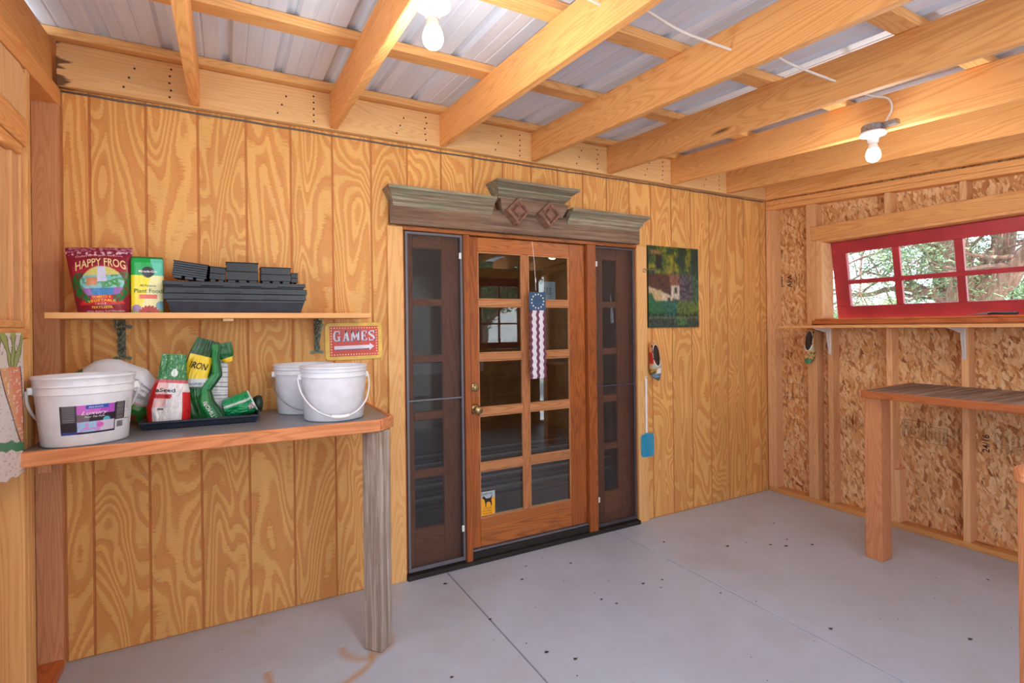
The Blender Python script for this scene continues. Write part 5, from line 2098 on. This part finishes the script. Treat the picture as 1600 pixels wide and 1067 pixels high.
# ---------------------------------------------------------------- stickers on the glass
t = thing('dog_sticker', 'small yellow sticker with a black dog at the foot of the door glass', 'sticker', (1.908, 0.016, 0.34))
fnD = lambda u, v, d=0.0: Vector((1.908 + u, 0.0165 - d, 0.336 + v))
mb = MB()
flat(mb, lambda a, b: fnD(a, b), [(-0.052, -0.072), (0.052, -0.072), (0.052, 0.030), (-0.052, 0.030)])
obj('yellow_field', mb, plain('yellow sticker', (250, 176, 20), 0.5), t)
mb = MB()
flat(mb, lambda a, b: fnD(a, b), [(-0.052, 0.0302), (0.052, 0.0302), (0.052, 0.072), (-0.052, 0.072)])
obj('grey_field', mb, plain('grey sticker', (176, 190, 196), 0.5), t)
mb = MB()
dog = [(-.034, .036), (-.030, .044), (-.024, .050), (-.020, .044), (-.006, .030), (.018, .032), (.026, .038), (.030, .050), (.034, .050), (.030, .030), (.027, .018), (.030, .002), (.030, -.016), (.024, -.016), (.022, .000), (.014, .010),
       (-.004, .008), (-.008, -.004), (-.008, -.018), (-.014, -.018), (-.014, .000), (-.018, .014), (-.022, .028)]
flat(mb, lambda a, b: fnD(a, b - .002, 0.001), dog)
put_text(mb, 'DogFinder', lambda a, b: fnD(a, b, 0.001), 0, 0.060, 0.013)
obj('dog_silhouette', mb, M['black'], t)
mb = MB()
for k, s_ in enumerate(('In case of', 'fire, please', 'rescue dog')):
    put_text(mb, s_, lambda a, b: fnD(a, b, 0.001), 0, -0.028 - k * 0.016, 0.010, bold=0.01)
obj('lettering', mb, plain('brown ink', (150, 80, 10), 0.5), t)

t = thing('notice_card', 'small blue notice card behind the upper right glass pane of the door', 'card', (2.37, 0.03, 1.64))
mb = MB().box((2.300, 0.0235, 1.585), (2.428, 0.0255, 1.705))
obj('card', mb, plain('pale blue card', (126, 170, 190), 0.5), t)
mb = MB()
fnC = lambda a, b: Vector((2.364 + a, 0.0230, 1.645 + b))
for k_ in range(4):
    for q_ in range(3):
        flat(mb, fnC, [(-0.036 + q_ * 0.025, 0.014 - k_ * 0.012), (-0.036 + q_ * 0.025 + 0.018, 0.014 - k_ * 0.012), (-0.036 + q_ * 0.025 + 0.018, 0.020 - k_ * 0.012), (-0.036 + q_ * 0.025, 0.020 - k_ * 0.012)])
obj('faded_lines', mb, plain('navy ink', (40, 70, 100), 0.5), t)

# ---------------------------------------------------------------- carrot panel on the left wall
def c_carrot(a, b):
    # a: 0 near the back wall .. 1 toward the camera ; b: 0 foot .. 1 top
    y = a * 0.60
    z = b * 0.47
    n2 = nz(y * 40, z * 160, 1)
    # green band low down
    if z < 0.075 + 0.05 * sin(y * 5 + .5) and z > 0.045 + 0.05 * sin(y * 5 + .5):
        return C_(70, 140, 100)
    def carrot(y, z, cy_, top, ln, w0, lean):
        t = (top - z) / ln
        if t < -0.02 or t > 1:
            return None
        c = cy_ + lean * t
        w = w0 * (1 - max(0, t) ** 1.3) + 0.004
        d = abs(y - c)
        if d < w - 0.006:
            if n2 > 0.32:
                return C_(232, 214, 206)
            return C_(226, 140, 104) if (y - c) < w * 0.2 else C_(222, 166, 116)
        if d < w + 0.003:
            return C_(52, 34, 56)
        return None
    for args in ((0.118, 0.352, 0.280, 0.088, -0.115), (0.29, 0.345, 0.27, 0.065, -0.03), (0.46, 0.36, 0.27, 0.065, 0.02)):
        r = carrot(y, z, *args)
        if r:
            return r
    if z > 0.345:
        for cy_ in (0.100, 0.29, 0.46):
            for q in (-1, 0, 1):
                cc = cy_ + q * (z - 0.345) * 0.75 - 0.01
                d = abs(y - cc)
                if d < 0.016 + 0.008 * sin(z * 70 + q):
                    return C_(160, 180, 112)
                if d < 0.022 + 0.008 * sin(z * 70 + q) and z < 0.462:
                    return C_(52, 52, 50)
    return C_(226, 222, 222) if n2 < 0.42 else C_(176, 166, 156)


mb = MB()
CYA, CYB = -0.552, -1.15
def footz(a):
    return 0.945 + (0.012 * sin(a * 9)) - 0.10 * 0
mb.grid(lambda a, b: Vector((XL + 0.012, CYA + (CYB - CYA) * a, lerp(0.942 + 0.05 * a + 0.004 * sin(a * 40), 1.411, b))), 190, 150, colfn=c_carrot)
mb.grid(lambda a, b: Vector((XL + 0.002, CYA + (CYB - CYA) * a, lerp(0.942 + 0.05 * a + 0.004 * sin(a * 40), 1.411, b))), 20, 6, colfn=lambda a, b: C_(180, 150, 120), flip=True)
mb.box((XL + 0.002, CYA - 0.001, 0.944), (XL + 0.0118, CYA, 1.410))
tag(obj('carrot_panel', mb, M['paint'], None, loc=(XL, -0.85, 1.18)), 'white-painted board with orange carrots and green tops on the left wall', 'sign')

# ---------------------------------------------------------------- right bench, window shelf, near post
BZ = 1.005
t = thing('side_bench', 'wooden bench top on a reddish square post along the right wall', 'bench', (4.2, -1.8, 0))
obj('top', MB().prism([(3.872, -1.120), (4.549, -1.075), (4.549, -2.55), (3.872, -2.55)], 'z', BZ - 0.018, BZ), M['slab'], t, bevel=0.001)
obj('edge_board', MB().box((3.855, -2.55, BZ - 0.040), (3.8715, -1.115, BZ + 0.001)), M['edge_y'], t, bevel=0.003)
mb = MB().hexa([(3.8555, -1.1145, BZ - 0.04), (4.549, -1.0745, BZ - 0.04), (4.549, -1.060, BZ - 0.04), (3.8555, -1.100, BZ - 0.04),
                (3.8555, -1.1145, BZ + .001), (4.549, -1.0745, BZ + .001), (4.549, -1.060, BZ + .001), (3.8555, -1.100, BZ + .001)])
obj('edge_board', mb, M['edge_x'], t, bevel=0.003)
obj('underlay', MB().prism([(3.872, -1.120), (4.549, -1.075), (4.549, -2.55), (3.872, -2.55)], 'z', BZ - 0.038, BZ - 0.0185), M['edge_y'], t)
for y in (-1.205, -2.50):
    obj('leg', MB().box((3.890, y, 0.0005), (3.999, y + 0.092, BZ - 0.041)), M['post'], t, bevel=0.004, seg=2)

t = thing('window_shelf', 'narrow board shelf on white brackets under the red window', 'shelf', (4.45, -1.3, 1.39))
obj('board', MB().box((4.318, -2.45, 1.377), (4.549, -0.255, 1.396)), M['shelf_y'], t, bevel=0.0015)


def wbracket(y):
    mb = MB()
    mb.box((4.350, y - 0.0115, 1.3735), (4.549, y + 0.0115, 1.3765))
    mb.box((4.5465, y - 0.0115, 1.175), (4.5495, y + 0.0115, 1.3765))
    # tapering pressed flange
    mb.hexa([(4.540, y - 0.0085, 1.185), (4.5465, y - 0.0085, 1.18), (4.5465, y + 0.0085, 1.18), (4.540, y + 0.0085, 1.185),
             (4.365, y - 0.005, 1.3734), (4.5465, y - 0.008, 1.3734), (4.5465, y + 0.008, 1.3734), (4.365, y + 0.005, 1.3734)] if False else
            [(4.5380, y - 0.003, 1.19), (4.5465, y - 0.008, 1.18), (4.5465, y + 0.008, 1.18), (4.5380, y + 0.003, 1.19),
             (4.5000, y - 0.003, 1.3733), (4.5465, y - 0.008, 1.3733), (4.5465, y + 0.008, 1.3733), (4.5000, y + 0.003, 1.3733)])
    mb.hexa([(4.365, y - 0.003, 1.369), (4.505, y - 0.003, 1.340), (4.505, y + 0.003, 1.340), (4.365, y + 0.003, 1.369),
             (4.365, y - 0.006, 1.3734), (4.505, y - 0.006, 1.3734), (4.505, y + 0.006, 1.3734), (4.365, y + 0.006, 1.3734)])
    obj('bracket', mb, M['bracket_w'], t, bevel=0.001)


for y in (-0.527, -1.355, -2.165):
    wbracket(y)

# pruning shears on the sill
t = thing('pruning_shears', 'grey metal shears lying on the sill below the red window', 'tool', (4.56, -1.52, OZ0 + 0.011))
zs = OZ0 + 0.0115
mb = MB()
mb.tube(crv([(4.565, -1.37, zs + 0.004), (4.568, -1.42, zs + 0.007), (4.570, -1.47, zs + 0.010)]), [0.002] * 8 + [0.0045] * 9, 6)
mb.tube(crv([(4.590, -1.39, zs + 0.010), (4.578, -1.43, zs + 0.013), (4.572, -1.47, zs + 0.012)]), [0.002] * 8 + [0.0045] * 9, 6)
obj('blades', mb, M['steel'], t, smooth='all')
mb = MB()
mb.tube(crv([(4.570, -1.47, zs + 0.011), (4.562, -1.51, zs + 0.011), (4.560, -1.56, zs + 0.010), (4.572, -1.60, zs + 0.009)]), 0.0075, 8)
mb.tube(crv([(4.572, -1.47, zs + 0.013), (4.590, -1.51, zs + 0.013), (4.594, -1.56, zs + 0.012), (4.584, -1.60, zs + 0.011)]), 0.0075, 8)
obj('grips', mb, M['blackpl2'], t, smooth='all')
mb = MB().lathe([(0.008, 0.0), (0.008, 0.005), (0.0, 0.006)], (4.571, -1.472, zs + 0.014), 12)
obj('pivot', mb, M['wire'], t)

# near counter corner at the right edge of the picture
t = thing('half_wall_counter', 'wooden counter corner on a pine post at the right edge of the picture', 'counter', (2.6, -2.35, 0))
obj('cap_board', MB().prism([(2.432, -2.283), (2.440, -2.262), (2.465, -2.255), (3.05, -2.255), (3.05, -2.85), (2.745, -2.85)], 'z', 0.962, 1.003), M['edge_x'], t, bevel=0.008, seg=3)
Mr2 = Matrix.Rotation(radians(-28), 3, 'Z')
mb = MB().rbox((2.492, -2.312, 0.4806), (0.080, 0.080, 0.960), Mr2)
obj('leg', mb, M['post'], t, bevel=0.004, seg=2)
mb = MB().rbox((2.97, -2.60, 0.4806), (0.089, 0.089, 0.960), Mr2)
obj('leg', mb, M['post'], t, bevel=0.004, seg=2)
mb = MB()
bmv = []
for j in range(13):
    for i in range(24):
        a, b = 2 * pi * i / 24, pi * j / 12
        r = 1 + 0.14 * nz(cos(a) * 2, sin(b) * 2 + cos(b), 5)
        bmv.append((2.500 + 0.042 * r * cos(a) * sin(b), -2.325 + 0.034 * r * sin(a) * sin(b), 1.0262 + 0.020 * r * cos(b)))
mb.add(bmv, [(j * 24 + i, (j + 1) * 24 + i, (j + 1) * 24 + (i + 1) % 24, j * 24 + (i + 1) % 24) for j in range(12) for i in range(24)])
tag(obj('crumpled_cloth', mb, plain('white cotton', (228, 228, 234), 0.8, bumps=0.3), None, loc=(2.5, -2.32, 1.004), smooth='all'), 'small crumpled white cloth on the counter corner at the right edge', 'cloth')

# ---------------------------------------------------------------- dry bits on the floor
mb = MB()
spots = [(1.56, -0.16), (3.3, -0.6), (3.45, -0.62), (3.55, -0.72), (3.62, -0.78), (3.72, -0.72), (3.78, -0.85), (2.55, -0.78), (2.62, -0.72), (2.50, -0.70), (2.78, -0.98), (2.2, -0.72), (2.24, -0.79), (2.3, -0.3), (1.95, -0.33), (1.62, -0.6),
         (4.15, -1.6), (3.4, -1.8), (3.5, -1.95), (2.95, -1.45), (1.72, -0.95), (1.80, -1.05), (2.15, -1.7), (1.3, -0.9), (0.7, -0.8), (2.05, -0.2), (3.0, -0.35), (3.9, -0.5), (4.3, -0.9)]
for k in range(46):
    spots.append((random.uniform(0.2, 4.3), random.uniform(-2.0, -0.1)))
for i, (x, y) in enumerate(spots):
    s_ = random.uniform(0.004, 0.010) if i > 28 else random.uniform(0.008, 0.017)
    if i > 28:
        s_ *= 0.55
    a = random.uniform(0, 6.28)
    P = [(x + s_ * cos(a + q) * (1.0 if k_ % 2 else 0.55), y + s_ * 0.6 * sin(a + q), 0.0025 + 0.002 * (k_ % 2)) for k_, q in enumerate((0, 1.1, 2.2, 3.2, 4.1, 5.2))]
    mb.add(P + [(x, y, 0.0012)], [(q, (q + 1) % 6, 6) for q in range(6)])
o = obj('leaf_litter', mb, M['leaf'])
tag(o, 'small dark leaf crumbs scattered over the grey concrete floor', 'litter')
o['kind'] = 'stuff'

# ================================================================ OUTSIDE
g = MB().grid(lambda a, b: Vector((-60 + 130 * a, -60 + 120 * b, -0.165 + 0.0 * a)), 40, 40)
gm, n, b = newmat('pale gravel ground')
f = noise_(n, coords(n, (0.6, 0.6, 0.6), False), 1, 6)
L(n, ramp(n, f, [(0.35, lin((186, 184, 176))), (0.65, lin((214, 212, 206)))]), b.inputs['Base Color'])  # ground colour lightened to pale grey to bounce daylight up onto the roof
b.inputs['Roughness'].default_value = 0.9
go = obj('ground', g, gm)
go['kind'] = 'structure'
bark = grey_wood('rough pine bark', 'z', (176, 142, 126), (96, 74, 66))
leafm = []
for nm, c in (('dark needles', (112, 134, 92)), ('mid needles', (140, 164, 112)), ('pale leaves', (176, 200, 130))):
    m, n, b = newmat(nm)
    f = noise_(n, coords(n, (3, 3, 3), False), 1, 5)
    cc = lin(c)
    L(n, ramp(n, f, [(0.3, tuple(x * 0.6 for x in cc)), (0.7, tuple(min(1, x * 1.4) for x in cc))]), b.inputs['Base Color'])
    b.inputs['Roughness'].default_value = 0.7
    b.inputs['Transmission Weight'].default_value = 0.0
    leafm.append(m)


def tree(name, loc, h, r0, label, lm, seed, spread=1.0, tufts=1, lo=0.25, dens=26, group='trees outside the windows', forks=2, ls=0.05, trunk_pts=None):
    rnd = random.Random(seed)
    t = thing(name, label, 'tree', loc, group)
    tb, lf_ = MB(), MB()
    tips = []

    def branch(p, d, ln, r, depth):
        P, R_ = [p], [r]
        n_ = 5
        for i in range(n_):
            d = (d + Vector((rnd.uniform(-.28, .28), rnd.uniform(-.28, .28), rnd.uniform(-.12, .2)))).normalized()
            P.append(P[-1] + d * ln / n_)
            R_.append(r * (1 - 0.11 * (i + 1)))
        tb.tube(P, R_, 7 if depth < 2 else 4, caps=False)
        if depth >= 2:
            tips.extend(P[2:])
        if depth < 3:
            for k in range(forks + 1 + (depth > 0)):
                i = rnd.randint(2, n_)
                nd = (d + Vector((rnd.uniform(-1, 1), rnd.uniform(-1, 1), rnd.uniform(-.3, .55))) * spread).normalized()
                branch(P[i], nd, ln * rnd.uniform(.5, .75), R_[i] * rnd.uniform(.45, .7), depth + 1)
    base = Vector(loc)
    if trunk_pts:
        for pts_, ra, rb_ in trunk_pts:
            C_p = crv(pts_, 5)
            nn_ = len(C_p)
            wob = [p + Vector((0, nz(i * 0.9, seed, 1), nz(i * 0.9, seed, 2))) * 0.05 for i, p in enumerate(C_p)]
            tb.tube(wob, [lerp(ra, rb_, i / (nn_ - 1)) * (1 + 0.16 * nz(i * 1.3, seed, 5)) for i in range(nn_)], 12, caps=False)
            for k in range(max(2, nn_ // 3)):
                i = rnd.randint(nn_ // 3, nn_ - 1)
                if wob[i].z < 1.2:
                    continue
                nd = Vector((rnd.uniform(-1, .6), rnd.uniform(-1, 1), rnd.uniform(-.5, .7))).normalized()
                branch(wob[i], nd, h * 0.17, max(0.018, rb_ * 0.35), 1)
    else:
        branch(base, Vector((0.05, 0.02, 1)), h * 0.42, r0, 0)
    for tp in tips:
        for k in range(dens):
            c = tp + Vector((rnd.gauss(0, .14), rnd.gauss(0, .14), rnd.gauss(0, .10))) * (h / 5)
            a = Vector((rnd.uniform(-1, 1), rnd.uniform(-1, 1), rnd.uniform(-.6, 1))).normalized()
            s_ = ls * rnd.uniform(.6, 1.4)
            o_ = a.orthogonal().normalized() * s_ * 0.34
            lf_.add([c - o_, c + o_, c + a * s_ * 1.6], [(0, 1, 2)])
    obj('trunk', tb, bark, t, smooth='all')
    obj('foliage', lf_, leafm[lm], t, kind='stuff')
    return t


# big gnarled pine just outside the red window
X8 = 8.0
limbs = [([(X8, -0.15, -0.16), (X8, -0.12, 0.8), (X8, -0.14, 1.55)], 0.31, 0.25),
         ([(X8, -0.10, 1.45), (X8, -0.04, 1.9), (X8 - .05, 0.02, 2.3), (X8 - .1, 0.28, 2.75), (X8, 0.4, 3.4)], 0.17, 0.09),
         ([(X8, -0.16, 1.4), (X8 - .05, -0.42, 1.88), (X8 - .1, -0.80, 2.22), (X8 - .1, -1.3, 2.45), (X8, -1.9, 2.9)], 0.15, 0.07),
         ([(X8 + .1, -0.14, 1.8), (X8 + .1, -0.36, 2.25), (X8 + .1, -0.42, 2.8), (X8, -0.6, 3.6)], 0.13, 0.07),
         ([(X8 + .1, 0.02, 2.2), (X8 - .1, 0.55, 2.42), (X8 - .2, 1.15, 2.40), (X8 - .2, 1.6, 2.62)], 0.06, 0.025)]
tree('pine_tree', (X8, -0.15, -0.16), 5.6, 0.30, 'thick forked pine close outside the red window, in its right panes', 0, 11, 1.2, dens=12, ls=0.028, trunk_pts=limbs)
limbs2 = [([(8.4, 0.42, -0.16), (8.4, 0.36, 1.0), (8.4, 0.28, 1.75)], 0.12, 0.10),
          ([(8.4, 0.28, 1.7), (8.4, 0.36, 2.1), (8.4, 0.52, 2.6), (8.4, 0.5, 3.2)], 0.09, 0.05),
          ([(8.4, 0.30, 1.75), (8.3, 0.75, 1.86), (8.3, 1.25, 1.80), (8.3, 1.7, 1.95)], 0.045, 0.02)]
tree('pine_tree', (8.4, 0.42, -0.16), 4.6, 0.12, 'slim pine between the middle panes of the red window', 0, 23, 1.2, dens=12, ls=0.028, trunk_pts=limbs2)
tree('pine_tree', (9.9, 2.35, -0.16), 2.7, 0.08, 'low pine in the leftmost panes of the red window', 0, 31, 1.2, dens=20, forks=3, ls=0.03)
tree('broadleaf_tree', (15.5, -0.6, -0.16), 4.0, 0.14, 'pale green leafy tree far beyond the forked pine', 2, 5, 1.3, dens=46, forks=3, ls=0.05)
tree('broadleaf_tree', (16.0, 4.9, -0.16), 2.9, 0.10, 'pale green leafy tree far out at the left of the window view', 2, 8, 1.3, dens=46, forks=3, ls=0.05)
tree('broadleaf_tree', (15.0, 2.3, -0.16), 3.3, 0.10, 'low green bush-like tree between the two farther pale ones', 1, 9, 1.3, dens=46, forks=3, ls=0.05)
tree('pine_tree', (5.6, -8.6, -0.16), 5.5, 0.2, 'pine in front of the porch, mirrored in the door glass', 0, 41, 1.2, dens=20, forks=3, ls=0.08)
tree('pine_tree', (1.0, -11.0, -0.16), 5.0, 0.2, 'second pine in front of the porch, farther left', 0, 43, 1.2, dens=20, forks=3, ls=0.08)
tree('pine_tree', (7.5, -11.5, -0.16), 5.5, 0.2, 'third pine in front of the porch, farther right', 1, 47, 1.2, dens=20, forks=3, ls=0.08)
